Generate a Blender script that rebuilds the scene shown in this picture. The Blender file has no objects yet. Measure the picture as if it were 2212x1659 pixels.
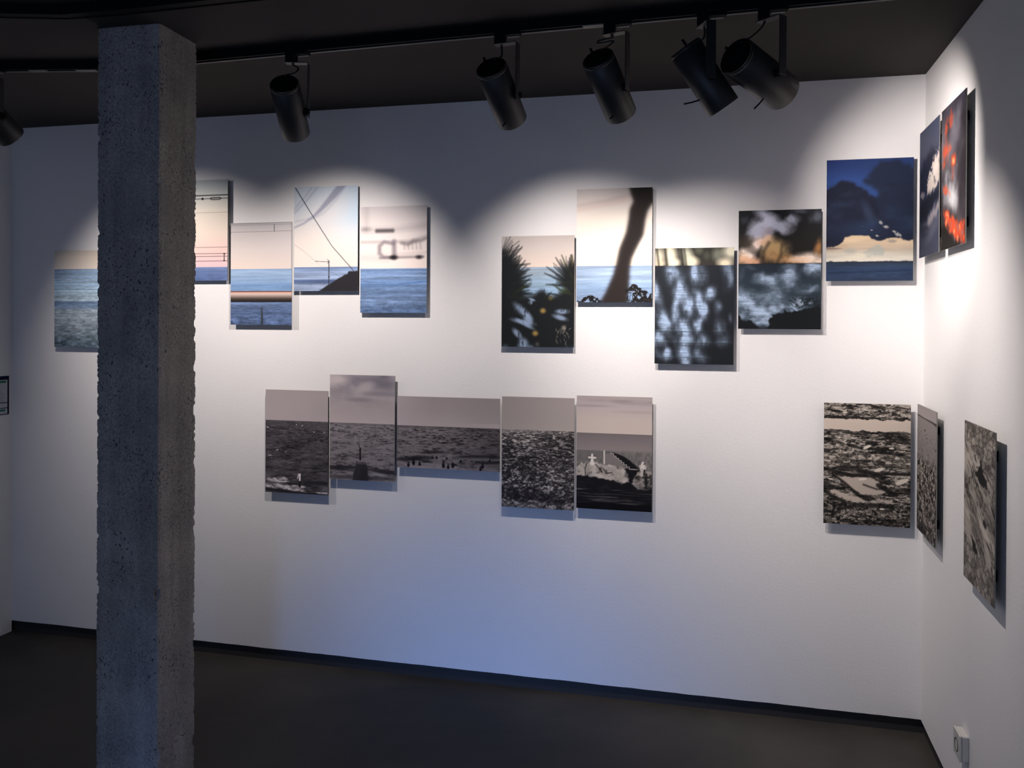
import bpy, bmesh, math, random
import numpy as np
from mathutils import Vector, Matrix, noise

# ------------------------------------------------------------------ constants
XR = 0.7546          # right wall plane (x)
XL = -3.737          # left wall plane (x)
YB = -5.9            # back wall plane (y)
ZC = 2.690           # ceiling
ZW = 0.060           # lower edge of the white wall lining
ZT = ZC - 0.035      # underside of the lighting tracks

sc = bpy.context.scene
# ------------------------------------------------------------------ camera
cd = bpy.data.cameras.new('camera'); cam = bpy.data.objects.new('camera', cd)
sc.collection.objects.link(cam); sc.camera = cam
fw = Vector((-0.2434454, 0.96990153, -0.00503601)); rt = Vector((0.96989389, 0.24347085, 0.00527104)); up = Vector((-0.00633852, 0.00360119, 0.99997343))
cam.matrix_world = Matrix(((rt.x, up.x, -fw.x, 0.0), (rt.y, up.y, -fw.y, -3.78027), (rt.z, up.z, -fw.z, 1.681), (0, 0, 0, 1)))
cd.sensor_fit = 'HORIZONTAL'; cd.sensor_width = 36.0; cd.lens = 36.0 * 1848.237 / 2212
cd.shift_x = (1106 - 1118.90) / 2212; cd.shift_y = (701.19 - 829.5) / 2212
cd.clip_start = 0.05

# ------------------------------------------------------------------ world, view, daylight
w = bpy.data.worlds.new('world'); sc.world = w; w.use_nodes = True
w.node_tree.nodes['Background'].inputs[0].default_value = (0.42, 0.55, 0.85, 1)
w.node_tree.nodes['Background'].inputs[1].default_value = 0.02
sc.view_settings.view_transform = 'Standard'
try: sc.view_settings.look = 'None'
except Exception: pass
sc.view_settings.gamma = 1.0; sc.view_settings.use_curve_mapping = False
sc.view_settings.exposure = 0.0
sc.cycles.max_bounces = 8; sc.cycles.diffuse_bounces = 5; sc.cycles.use_denoising = True
sc.cycles.sample_clamp_indirect = 4.0

def light(name, kind, loc, target, energy, color, **kw):
    d = bpy.data.lights.new(name, kind); d.energy = energy; d.color = color
    for k, v in kw.items(): setattr(d, k, v)
    o = bpy.data.objects.new(name, d); sc.collection.objects.link(o)
    o.location = loc; o.rotation_euler = (Vector(target) - Vector(loc)).to_track_quat('-Z', 'Y').to_euler()
    return o
# daylight entering by the glazed doorway behind the camera
light('daylight', 'AREA', (-1.5, YB - 0.10, 1.15), (-1.5, 0, 1.15), 23, (0.42, 0.58, 1.0), shape='RECTANGLE', size=3.6, size_y=1.9)
# a narrow shaft of sky light falling low on the front wall
light('daylight_shaft', 'AREA', (-0.45, YB - 0.12, 0.55), (-1.05, 0, -0.15), 2.8, (0.20, 0.40, 1.0), shape='RECTANGLE', size=0.9, size_y=0.3, spread=math.radians(25))

# ------------------------------------------------------------------ materials
def nodes(name):
    m = bpy.data.materials.new(name); m.use_nodes = True
    return m, m.node_tree, m.node_tree.nodes['Principled BSDF']
def mat(name, col, rough=0.6, metal=0.0, vary=0.0, scale=8.0, bump=0.0, bscale=120.0, spec=0.5):
    m, t, b = nodes(name)
    b.inputs['Roughness'].default_value = rough; b.inputs['Metallic'].default_value = metal
    b.inputs['Specular IOR Level'].default_value = spec
    tc = t.nodes.new('ShaderNodeTexCoord')
    n = t.nodes.new('ShaderNodeTexNoise'); n.inputs['Scale'].default_value = scale; n.inputs['Detail'].default_value = 5
    t.links.new(tc.outputs['Object'], n.inputs['Vector'])
    r = t.nodes.new('ShaderNodeValToRGB'); r.color_ramp.elements[0].position = 0.3; r.color_ramp.elements[1].position = 0.7
    a = [max(0, c * (1 - vary)) for c in col]; c2 = [min(1, c * (1 + vary)) for c in col]
    r.color_ramp.elements[0].color = (*a, 1); r.color_ramp.elements[1].color = (*c2, 1)
    t.links.new(n.outputs['Fac'], r.inputs['Fac']); t.links.new(r.outputs['Color'], b.inputs['Base Color'])
    if bump:
        n2 = t.nodes.new('ShaderNodeTexNoise'); n2.inputs['Scale'].default_value = bscale; n2.inputs['Detail'].default_value = 4
        t.links.new(tc.outputs['Object'], n2.inputs['Vector'])
        bp = t.nodes.new('ShaderNodeBump'); bp.inputs['Strength'].default_value = bump; bp.inputs['Distance'].default_value = 0.002
        t.links.new(n2.outputs['Fac'], bp.inputs['Height']); t.links.new(bp.outputs['Normal'], b.inputs['Normal'])
    return m
M_wall = mat('white_plaster', (0.80, 0.79, 0.785), 0.75, vary=0.012, scale=3, bump=0.25, bscale=90, spec=0.25)
M_ceil = mat('dark_ceiling_paint', (0.042, 0.038, 0.036), 0.85, vary=0.06, scale=2.5, bump=0.15, spec=0.2)
M_base = mat('black_skirting', (0.022, 0.020, 0.020), 0.7, vary=0.1)
M_black = mat('black_powder_coat', (0.018, 0.018, 0.019), 0.45, vary=0.08, scale=30, bump=0.05, bscale=600)
M_track = mat('black_track', (0.004, 0.004, 0.0045), 0.7, vary=0.05, spec=0.15)
M_lip = mat('grey_aluminium', (0.13, 0.125, 0.12), 0.5, 0.0, vary=0.05)
M_cap = mat('black_plastic', (0.004, 0.004, 0.0045), 0.75, vary=0.05, spec=0.15)
M_cable = mat('black_rubber', (0.012, 0.012, 0.012), 0.5, vary=0.05)
M_alu = mat('dull_aluminium', (0.20, 0.20, 0.20), 0.5, 0.3, vary=0.05, scale=20)
M_edge = mat('panel_edge', (0.22, 0.215, 0.20), 0.5, 0.2, vary=0.05)
M_plastic = mat('white_plastic', (0.62, 0.61, 0.58), 0.35, vary=0.02)
M_hole = mat('socket_shadow_grey', (0.10, 0.09, 0.09), 0.5, vary=0.05)
M_frame = mat('dark_door_frame', (0.03, 0.03, 0.03), 0.5, vary=0.05)

def floor_material():
    m, t, b = nodes('polished_dark_concrete')
    tc = t.nodes.new('ShaderNodeTexCoord')
    n = t.nodes.new('ShaderNodeTexNoise'); n.inputs['Scale'].default_value = 1.3; n.inputs['Detail'].default_value = 7; n.inputs['Roughness'].default_value = 0.62
    n.inputs['Distortion'].default_value = 0.6
    t.links.new(tc.outputs['Object'], n.inputs['Vector'])
    r = t.nodes.new('ShaderNodeValToRGB')
    r.color_ramp.elements[0].position = 0.32; r.color_ramp.elements[0].color = (0.027, 0.026, 0.025, 1)
    r.color_ramp.elements[1].position = 0.70; r.color_ramp.elements[1].color = (0.066, 0.060, 0.054, 1)
    t.links.new(n.outputs['Fac'], r.inputs['Fac']); t.links.new(r.outputs['Color'], b.inputs['Base Color'])
    n2 = t.nodes.new('ShaderNodeTexNoise'); n2.inputs['Scale'].default_value = 40; n2.inputs['Detail'].default_value = 6
    t.links.new(tc.outputs['Object'], n2.inputs['Vector'])
    bp = t.nodes.new('ShaderNodeBump'); bp.inputs['Strength'].default_value = 0.12; bp.inputs['Distance'].default_value = 0.002
    t.links.new(n2.outputs['Fac'], bp.inputs['Height']); t.links.new(bp.outputs['Normal'], b.inputs['Normal'])
    mr = t.nodes.new('ShaderNodeMapRange'); mr.inputs['To Min'].default_value = 0.55; mr.inputs['To Max'].default_value = 0.75
    t.links.new(n.outputs['Fac'], mr.inputs['Value']); t.links.new(mr.outputs['Result'], b.inputs['Roughness'])
    b.inputs['Specular IOR Level'].default_value = 0.3
    return m
M_floor = floor_material()

def concrete_material():
    m, t, b = nodes('board_marked_concrete')
    tc = t.nodes.new('ShaderNodeTexCoord'); L = t.links.new
    def noise_n(scale, detail, vec=None, rough=0.6):
        n = t.nodes.new('ShaderNodeTexNoise'); n.inputs['Scale'].default_value = scale; n.inputs['Detail'].default_value = detail
        n.inputs['Roughness'].default_value = rough
        L(vec or tc.outputs['Object'], n.inputs['Vector']); return n
    mp = t.nodes.new('ShaderNodeMapping'); mp.inputs['Scale'].default_value = (14, 14, 1.1); L(tc.outputs['Object'], mp.inputs['Vector'])
    big = noise_n(1.0, 4, mp.outputs['Vector'])            # vertical run marks
    blot = noise_n(5.0, 6)                                  # cloudy blotches
    fine = noise_n(120.0, 5, None, 0.75)                                # sandy grain
    def ramp(src, p0, c0, p1, c1):
        r = t.nodes.new('ShaderNodeValToRGB'); e = r.color_ramp.elements
        e[0].position = p0; e[0].color = (*c0, 1); e[1].position = p1; e[1].color = (*c1, 1)
        L(src, r.inputs['Fac']); return r
    c1 = ramp(big.outputs['Fac'], 0.3, (0.31, 0.295, 0.275), 0.7, (0.44, 0.42, 0.395))
    c2 = ramp(blot.outputs['Fac'], 0.3, (0.74, 0.74, 0.75), 0.72, (1.12, 1.10, 1.08))
    c3 = ramp(fine.outputs['Fac'], 0.3, (0.68, 0.68, 0.69), 0.7, (1.24, 1.23, 1.22))
    def mul(a, bb, mode='MULTIPLY', fac=1.0):
        x = t.nodes.new('ShaderNodeMix'); x.data_type = 'RGBA'; x.blend_type = mode
        if isinstance(fac, float): x.inputs['Factor'].default_value = fac
        else: L(fac, x.inputs['Factor'])
        L(a, x.inputs['A'])
        if isinstance(bb, tuple): x.inputs['B'].default_value = (*bb, 1)
        else: L(bb, x.inputs['B'])
        return x.outputs['Result']
    col = mul(mul(c1.outputs['Color'], c2.outputs['Color']), c3.outputs['Color'])
    # air-bubble pits, in patches
    mp2 = t.nodes.new('ShaderNodeMapping'); mp2.inputs['Scale'].default_value = (1, 1, 0.72); L(tc.outputs['Object'], mp2.inputs['Vector'])
    dist = noise_n(60, 2)
    mixv = t.nodes.new('ShaderNodeVectorMath'); mixv.operation = 'MULTIPLY_ADD'
    L(dist.outputs['Color'], mixv.inputs[0]); mixv.inputs[1].default_value = (0.020,) * 3; L(mp2.outputs['Vector'], mixv.inputs[2])
    def pits(scale, thr, patch_scale, p0, p1):
        v = t.nodes.new('ShaderNodeTexVoronoi'); v.inputs['Scale'].default_value = scale; L(mixv.outputs['Vector'], v.inputs['Vector'])
        lt = t.nodes.new('ShaderNodeMapRange'); lt.inputs['From Min'].default_value = thr * 0.6; lt.inputs['From Max'].default_value = thr
        lt.inputs['To Min'].default_value = 1; lt.inputs['To Max'].default_value = 0; L(v.outputs['Distance'], lt.inputs['Value'])
        pn = noise_n(patch_scale, 3); pr = t.nodes.new('ShaderNodeMapRange')
        pr.inputs['From Min'].default_value = p0; pr.inputs['From Max'].default_value = p1; L(pn.outputs['Fac'], pr.inputs['Value'])
        mm = t.nodes.new('ShaderNodeMath'); mm.operation = 'MULTIPLY'; L(lt.outputs['Result'], mm.inputs[0]); L(pr.outputs['Result'], mm.inputs[1])
        return mm.outputs['Value']
    p1 = pits(72, 0.26, 6, 0.47, 0.56); p2 = pits(170, 0.31, 7, 0.38, 0.56)
    mx = t.nodes.new('ShaderNodeMath'); mx.operation = 'MAXIMUM'; L(p1, mx.inputs[0]); L(p2, mx.inputs[1])
    col = mul(col, (0.08, 0.08, 0.082), 'MIX', mx.outputs['Value'])
    # exposed pale aggregate crumbs
    v = t.nodes.new('ShaderNodeTexVoronoi'); v.inputs['Scale'].default_value = 75; L(tc.outputs['Object'], v.inputs['Vector'])
    k = t.nodes.new('ShaderNodeMapRange'); k.inputs['From Min'].default_value = 0.10; k.inputs['From Max'].default_value = 0.16
    k.inputs['To Min'].default_value = 0.75; k.inputs['To Max'].default_value = 0; L(v.outputs['Distance'], k.inputs['Value'])
    gate = t.nodes.new('ShaderNodeMapRange'); gate.inputs['From Min'].default_value = 0.49; gate.inputs['From Max'].default_value = 0.60
    gn = noise_n(20, 3); L(gn.outputs['Fac'], gate.inputs['Value'])
    mm = t.nodes.new('ShaderNodeMath'); mm.operation = 'MULTIPLY'; L(k.outputs['Result'], mm.inputs[0]); L(gate.outputs['Result'], mm.inputs[1])
    col = mul(col, (0.62, 0.61, 0.60), 'MIX', mm.outputs['Value'])
    L(col, b.inputs['Base Color']); b.inputs['Roughness'].default_value = 0.9; b.inputs['Specular IOR Level'].default_value = 0.2
    h = t.nodes.new('ShaderNodeMath'); h.operation = 'MULTIPLY_ADD'; L(mx.outputs['Value'], h.inputs[0]); h.inputs[1].default_value = -1.2; L(fine.outputs['Fac'], h.inputs[2])
    bp = t.nodes.new('ShaderNodeBump'); bp.inputs['Strength'].default_value = 0.6; bp.inputs['Distance'].default_value = 0.003
    L(h.outputs['Value'], bp.inputs['Height']); L(bp.outputs['Normal'], b.inputs['Normal'])
    return m
M_concrete = concrete_material()

def print_material():
    m, t, b = nodes('photographic_print')
    a = t.nodes.new('ShaderNodeVertexColor'); a.layer_name = 'picture'
    t.links.new(a.outputs['Color'], b.inputs['Base Color'])
    b.inputs['Roughness'].default_value = 0.65; b.inputs['Specular IOR Level'].default_value = 0.08
    return m
M_print = print_material()

def lens_material():
    m, t, b = nodes('lamp_lens'); b.inputs['Base Color'].default_value = (0.8, 0.78, 0.7, 1)
    b.inputs['Emission Color'].default_value = (1, 0.9, 0.78, 1); b.inputs['Emission Strength'].default_value = 6
    return m
M_lens = lens_material()

# ------------------------------------------------------------------ mesh helpers
def obj(name, bm, m, parent=None, smooth=False):
    me = bpy.data.meshes.new(name); bm.to_mesh(me); bm.free()
    o = bpy.data.objects.new(name, me); sc.collection.objects.link(o)
    for mm in (m if isinstance(m, (list, tuple)) else [m]): me.materials.append(mm)
    if smooth:
        for p in me.polygons: p.use_smooth = True
    if parent: o.parent = parent
    return o
def box(bm, x0, x1, y0, y1, z0, z1, bevel=0.0, M=None):
    r = bmesh.ops.create_cube(bm, size=1.0); vs = r['verts']
    for v in vs: v.co = Vector(((x0 + x1) / 2 + v.co.x * (x1 - x0), (y0 + y1) / 2 + v.co.y * (y1 - y0), (z0 + z1) / 2 + v.co.z * (z1 - z0)))
    if bevel:
        es = list({e for v in vs for e in v.link_edges})
        rr = bmesh.ops.bevel(bm, geom=es, offset=bevel, segments=2, affect='EDGES', profile=0.5); vs = list({v for f in rr['faces'] for v in f.verts} | {v for v in vs if v.is_valid})
    if M is not None:
        for v in vs: v.co = M @ v.co
    return vs
def B(name, m, parent, *d, bevel=0.0, M=None):
    bm = bmesh.new(); box(bm, *d, bevel=bevel, M=M); return obj(name, bm, m, parent)
def lathe(bm, prof, M, seg=48):
    rings = []
    for r, z in prof:
        rings.append([bm.verts.new(M @ Vector((r * math.cos(2 * math.pi * i / seg), r * math.sin(2 * math.pi * i / seg), z))) for i in range(seg)])
    for a, b in zip(rings[:-1], rings[1:]):
        for i in range(seg): bm.faces.new((a[i], a[(i + 1) % seg], b[(i + 1) % seg], b[i]))
    return rings
def cap(bm, ring, flip=False):
    bm.faces.new(list(reversed(ring)) if flip else ring)
def tube(bm, pts, r, seg=8):
    pts = [Vector(p) for p in pts]; rings = []; prev = Vector((0.3, 0.9, 0.1))
    for i, p in enumerate(pts):
        d = (pts[min(i + 1, len(pts) - 1)] - pts[max(i - 1, 0)]).normalized()
        a = d.cross(prev); a = a.normalized() if a.length > 1e-4 else d.orthogonal().normalized()
        b = d.cross(a).normalized(); prev = b.cross(d) if False else prev
        rings.append([bm.verts.new(p + r * (math.cos(2 * math.pi * k / seg) * a + math.sin(2 * math.pi * k / seg) * b)) for k in range(seg)])
    for a, b in zip(rings[:-1], rings[1:]):
        for k in range(seg): bm.faces.new((a[k], a[(k + 1) % seg], b[(k + 1) % seg], b[k]))
    cap(bm, rings[0], True); cap(bm, rings[-1])
def spline(pts, n=8):
    P = [Vector(p) for p in pts]; P = [P[0] * 2 - P[1]] + P + [P[-1] * 2 - P[-2]]; out = []
    for i in range(1, len(P) - 2):
        for k in range(n):
            t = k / n; a, b, c, d = P[i - 1], P[i], P[i + 1], P[i + 2]
            out.append(0.5 * ((2 * b) + (c - a) * t + (2 * a - 5 * b + 4 * c - d) * t * t + (-a + 3 * b - 3 * c + d) * t ** 3))
    out.append(P[-2]); return out
def thing(name, label, cat, loc, group=None):
    o = bpy.data.objects.new(name, None); sc.collection.objects.link(o); o.location = loc; o.empty_display_size = 0.05
    o['label'] = label; o['category'] = cat
    if group: o['group'] = group
    return o
def struct(o, label=None):
    o['kind'] = 'structure'
    if label: o['label'] = label
    return o

# ------------------------------------------------------------------ room shell
struct(B('floor', M_floor, None, XL - .3, XR + .3, YB - 1.8, 0.3, -0.12, 0.0), 'dark mottled concrete floor')
struct(B('ceiling', M_ceil, None, XL - .3, XR + .3, YB - 0.3, 0.3, ZC, ZC + 0.15), 'dark grey painted ceiling')

def wavy_wall(name, label, u0, u1, toworld, th):
    """plaster lining whose lower edge is trowelled a little uneven"""
    bm = bmesh.new(); n = 220; lo_f, hi_f, lo_b, hi_b = [], [], [], []
    for i in range(n + 1):
        u = u0 + (u1 - u0) * i / n
        dz = 0.0016 * noise.noise(Vector((u * 6, 0.3, 1.7))) + 0.0010 * noise.noise(Vector((u * 25, 2.3, 0.7)))
        lo_f.append(bm.verts.new(toworld(u, 0, ZW + dz))); hi_f.append(bm.verts.new(toworld(u, 0, ZC + 0.002)))
        lo_b.append(bm.verts.new(toworld(u, th, ZW + dz))); hi_b.append(bm.verts.new(toworld(u, th, ZC + 0.002)))
    for i in range(n):
        bm.faces.new((lo_f[i], lo_f[i + 1], hi_f[i + 1], hi_f[i]))
        bm.faces.new((lo_b[i + 1], lo_b[i], hi_b[i], hi_b[i + 1]))
        bm.faces.new((lo_b[i], lo_b[i + 1], lo_f[i + 1], lo_f[i]))
        bm.faces.new((hi_f[i], hi_f[i + 1], hi_b[i + 1], hi_b[i]))
    for k in (0, n): bm.faces.new((lo_f[k], hi_f[k], hi_b[k], lo_b[k]))
    bmesh.ops.recalc_face_normals(bm, faces=bm.faces)
    return struct(obj(name, bm, M_wall), label)
wavy_wall('wall_front', 'white plaster wall carrying the two rows of prints', XL - 0.2, XR + 0.2, lambda u, d, z: Vector((u, d, z)), 0.2)
wavy_wall('wall_right', 'white plaster wall right of the corner', 0.0, YB, lambda u, d, z: Vector((XR + d, u, z)), 0.2)
bm = bmesh.new(); box(bm, XL - 0.2, XL, YB, 0.0, 0.001, ZC + 0.002); struct(obj('wall_left', bm, M_wall), 'white plaster wall at the left end')
# rounded foot where the left wall meets the recess under the front wall
struct(B('baseboard_front', M_base, None, XL, XR + 0.02, 0.014, 0.05, 0.0, ZW + 0.01), 'black recessed skirting under the front wall')
struct(B('baseboard_right', M_base, None, XR + 0.014, XR + 0.05, YB, 0.014, 0.0, ZW + 0.01), 'black recessed skirting under the right wall')
# back wall with the glazed doorway that lets the daylight in
DX0, DX1, DZ = -3.35, 0.35, 2.15
bm = bmesh.new(); box(bm, XL - .2, DX0, YB - .2, YB, 0, ZC); box(bm, DX1, XR + .2, YB - .2, YB, 0, ZC); box(bm, DX0, DX1, YB - .2, YB, DZ, ZC)
struct(obj('wall_back', bm, M_wall), 'white wall behind the viewer with a doorway')
bm = bmesh.new(); box(bm, DX0, DX0 + .05, YB - .14, YB - .06, 0, DZ); box(bm, DX1 - .05, DX1, YB - .14, YB - .06, 0, DZ); box(bm, DX0 + .05, DX1 - .05, YB - .14, YB - .06, DZ - .05, DZ)
struct(obj('door_1', bm, M_frame), 'dark frame of the open doorway')

# ------------------------------------------------------------------ concrete column
def column():
    quad = [Vector((-2.156, -1.240)), Vector((-1.906, -1.239)), Vector((-1.920, -1.006)), Vector((-2.166, -1.006))]
    cen = sum(quad, Vector((0, 0))) / 4
    per = []            # points round the section, denser at the arrises
    for k in range(4):
        a, b = quad[k], quad[(k + 1) % 4]; n = 34
        for i in range(n):
            s = i / n; s = s - 0.10 * math.sin(2 * math.pi * s) / 1.0
            per.append((a.lerp(b, s), k, s))
    nz = 620; bm = bmesh.new(); rows = []
    for j in range(nz + 1):
        z = ZC * j / nz; row = []
        for q, k, s in per:
            a, b = quad[k], quad[(k + 1) % 4]; t = (b - a).normalized(); nrm = Vector((t.y, -t.x))
            dist = min(s, 1 - s) * (b - a).length
            cid = k if s < 0.5 else (k + 1) % 4
            P = Vector((q.x, q.y, z))
            # surface waviness + grain
            d = 0.0012 * noise.noise(P * 9) + 0.0009 * noise.noise(P * 45) + 0.0007 * noise.noise(P * 130)
            p = q + nrm * d
            # chipped arrises: pull towards the centre near the corners
            e = max(0.0, 1 - dist / 0.016)
            if e > 0:
                c0 = noise.noise(Vector((cid * 9.1, 5.1, z * 13))); c1 = noise.noise(Vector((cid * 7.3, 3.1, z * 31))); c2 = noise.noise(Vector((cid * 3.7, 9.1, z * 62))); c3 = noise.noise(Vector((cid * 5.1, 1.2, z * 170)))
                chip = 0.0020 + 0.012 * max(0, c1 - 0.25) + 0.0055 * max(0, c2 - 0.1) + 0.0030 * max(0, c3)
                if c0 > 0.45: chip += 0.018 * (c0 - 0.45) / 0.3
                p = p + (cen - q).normalized() * chip * e ** 0.8 * 1.5
            # board joint on the camera side
            if k == 0 and abs(s - 0.70) < 0.012 and z > 1.3: p = p + nrm * 0.0022
            if k == 0 and s > 0.71 and z > 1.25: p = p - nrm * 0.0015
            row.append(bm.verts.new((p.x, p.y, z)))
        rows.append(row)
    n = len(per)
    for a, b in zip(rows[:-1], rows[1:]):
        for i in range(n): bm.faces.new((a[i], a[(i + 1) % n], b[(i + 1) % n], b[i]))
    o = obj('column', bm, M_concrete, None)
    o['kind'] = 'structure'; o['label'] = 'rough grey concrete column with chipped edges'
    return o
column()

# ------------------------------------------------------------------ lighting tracks
def track(name, pts, label, zb=ZT, wd=0.036, z1=ZC, joints=(), lip=True):
    root = thing(name, label, 'track', (pts[0][0], pts[0][1], zb), None)
    O = Vector(root.location)
    def run(bm, off0, off1, za, zb_):
        secs = []
        for i, p in enumerate(pts):
            p = Vector((p[0], p[1]))
            d1 = (Vector(pts[min(i + 1, len(pts) - 1)][:2]) - p) if i < len(pts) - 1 else (p - Vector(pts[i - 1][:2]))
            d0 = (p - Vector(pts[i - 1][:2])) if i > 0 else d1
            t = (d0.normalized() + d1.normalized()).normalized(); nn = Vector((-t.y, t.x)) / max(0.5, t.dot(d1.normalized()))
            secs.append([bm.verts.new(Vector((q.x, q.y, z)) - O) for q, z in ((p + nn * off0, za), (p + nn * off1, za), (p + nn * off1, zb_), (p + nn * off0, zb_))])
        for a, b in zip(secs[:-1], secs[1:]):
            for k in range(4): bm.faces.new((a[k], a[(k + 1) % 4], b[(k + 1) % 4], b[k]))
        cap(bm, secs[0], True); cap(bm, secs[-1])
    h = wd / 2
    bm = bmesh.new(); run(bm, -h, -h + .004, zb, z1); run(bm, h - .004, h, zb + .001, z1); run(bm, -h + .004, h - .004, z1 - .012, z1)
    run(bm, -h + .004, -h + .009, zb, zb + .003)
    bmesh.ops.recalc_face_normals(bm, faces=bm.faces)
    obj('track_profile', bm, M_track, root)
    if lip:
        bm = bmesh.new(); run(bm, h - .0095, h + .0006, zb - .001, zb + .0015); bmesh.ops.recalc_face_normals(bm, faces=bm.faces)
        o = obj('track_lip', bm, M_lip, root); o['label'] = 'pale aluminium lip along the track'
    else:
        bm = bmesh.new(); run(bm, -h + .0042, h - .0042, zb + .004, z1 - .0125); bmesh.ops.recalc_face_normals(bm, faces=bm.faces); obj('blanking_strip', bm, M_track, root)
    for (cx_, cy_, ang, ln) in joints:
        Mx = Matrix.Translation(Vector((cx_, cy_, zb)) - O) @ Matrix.Rotation(ang, 4, 'Z')
        B('joint_plate', M_lip, root, -ln / 2, ln / 2, -0.014, 0.016, -0.003, 0.002, bevel=0.0005, M=Mx)
    return root
TR = [(-3.70, -1.179), (-2.40, -0.913), (-2.26, -0.908), (0.7546, -1.022)]
def ytrack(x):
    for a, b in zip(TR[:-1], TR[1:]):
        if a[0] <= x <= b[0]: return a[1] + (b[1] - a[1]) * (x - a[0]) / (b[0] - a[0])
    return -0.95
track('lighting_track', TR, 'black lighting track running along the front wall, carrying the row of spotlights',
      joints=[(-2.66, ytrack(-2.66), 0.20, 0.07), (-2.47, ytrack(-2.47), 0.20, 0.08), (-0.452, ytrack(-0.452), -0.04, 0.07)])
track('lighting_track', [(-3.70, -1.93), (-2.11, -1.445), (-1.9, -1.437), (0.7546, -1.50)],
      'bare black lighting track across the ceiling at upper left, nearer than the column', zb=ZT, wd=0.05, lip=False)

# ------------------------------------------------------------------ spotlights
WARM = (1.0, 0.90, 0.85)
def spotlight(label, ax, mid, az, el, L, R, power, cord, cone=84, blend=1.0, tilt=7, pan=0, pin=True, tab=False, armw=0.032, color=WARM):
    R *= 1.08; L *= 1.045
    ay = ytrack(ax); root = thing('track_spotlight', label, 'spotlight', (ax, ay, ZT), 'black spotlights on the lighting track')
    O = Vector((ax, ay, ZT)); A, E_ = math.radians(az), math.radians(el)
    d = Vector((math.sin(A) * math.cos(E_), math.cos(A) * math.cos(E_), math.sin(E_)))
    side = Vector((math.cos(A), -math.sin(A), 0)); fwd = Vector((math.sin(A), math.cos(A), 0)); mid = Vector(mid)
    # adapter: long body clipped in the track and the deeper contact block
    bm = bmesh.new(); ta = -0.038
    Mx = Matrix.Rotation(ta, 4, 'Z')
    box(bm, -0.018, 0.070, -0.0165, 0.0165, -0.008, -0.0012, bevel=0.001, M=Mx); box(bm, -0.018, 0.018, -0.016, 0.016, -0.034, -0.0012, bevel=0.0015, M=Mx)
    box(bm, 0.064, 0.074, -0.019, -0.004, -0.010, -0.0012, bevel=0.001, M=Mx)
    obj('track_adapter', bm, M_cap, root)
    B('contact_strip', M_lip, root, 0.022, 0.064, 0.004, 0.0150, -0.0105, -0.0075, bevel=0.0005, M=Mx)
    # frame of the bracket: x = side, y = fwd
    F = Matrix(((side.x, fwd.x, 0, 0), (side.y, fwd.y, 0, 0), (0, 0, 1, 0), (0, 0, 0, 1)))
    off = R + 0.012; zp = mid.z - ZT - 0.028
    bm = bmesh.new(); aw = armw / 2
    prof = [(-0.020, -0.034), (off - 0.004, -0.034), (off, -0.038), (off, zp)]
    pin_ = [(-0.020, -0.037), (off - 0.005, -0.037), (off - 0.003, -0.039), (off - 0.003, zp)]
    rows = []
    for (xo, zo), (xi, zi) in zip(prof, pin_):
        rows.append([bm.verts.new(F @ Vector((xo, -aw, zo))), bm.verts.new(F @ Vector((xo, aw, zo))), bm.verts.new(F @ Vector((xi, aw, zi))), bm.verts.new(F @ Vector((xi, -aw, zi)))])
    for a, b in zip(rows[:-1], rows[1:]):
        for k in range(4): bm.faces.new((a[k], a[(k + 1) % 4], b[(k + 1) % 4], b[k]))
    cap(bm, rows[0], True); cap(bm, rows[-1]); bmesh.ops.recalc_face_normals(bm, faces=bm.faces)
    obj('bracket', bm, M_black, root)
    # head
    q = d.to_track_quat('Z', 'Y').to_matrix().to_4x4(); C = Matrix.Translation(mid - O) @ q
    h = L / 2; bm = bmesh.new()
    prof = [(R * .93, -h), (R * .985, -h + .003), (R, -h + .006), (R, -h + .009), (R * .965, -h + .010), (R * .965, -h + .0125), (R, -h + .0135), (R, h - .002), (R * .985, h), (R * .955, h), (R * .94, h - .003), (R * .90, h - .05), (R * .80, h - .06)]
    lathe(bm, prof, C, 64); bmesh.ops.recalc_face_normals(bm, faces=bm.faces); obj('housing', bm, M_black, root, smooth=True)
    bm = bmesh.new(); rg = lathe(bm, [(R * .93, -h - .0005), (R * .90, -h + .002), (R * .60, -h + .003), (R * .58, -h + .001), (R * .2, -h + .001)], C, 48); cap(bm, rg[-1])
    for k in range(10):   # cooling slots
        a = 2 * math.pi * k / 10
        box(bm, R * .64, R * .86, -.0018, .0018, -h - .0012, -h + .0035, M=C @ Matrix.Rotation(a, 4, 'Z'))
    obj('back_cap', bm, M_cap, root, smooth=False)
    bm = bmesh.new(); rg = lathe(bm, [(R * .80, h - .060), (R * .4, h - .056)], C, 32); cap(bm, rg[-1]); bmesh.ops.recalc_face_normals(bm, faces=bm.faces)
    obj('lens', bm, M_lens, root)
    # pivot knob between arm and head
    pv = Matrix.Translation((mid - O) + Vector((0, 0, -0.008))) @ side.to_track_quat('Z', 'Y').to_matrix().to_4x4()
    bm = bmesh.new(); r1 = lathe(bm, [(.014, R * .93), (.014, off - .002)], pv, 20); cap(bm, r1[0], True); cap(bm, r1[-1])
    r2 = lathe(bm, [(.011, off), (.010, off + .006)], pv, 20); cap(bm, r2[0], True); cap(bm, r2[-1]); obj('pivot_knob', bm, M_cap, root)
    back = mid - O - d * h
    upv = q.to_3x3() @ Vector((0, 1, 0))
    if upv.z < 0: upv = -upv
    pts = [Vector((0.004, 0, -0.036))] + [Vector(c) for c in cord] + [back + upv * R * 0.75 + d * 0.002]
    bm = bmesh.new(); tube(bm, spline(pts, 7), 0.0036, 8); obj('power_cord', bm, M_cable, root, smooth=True)
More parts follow.
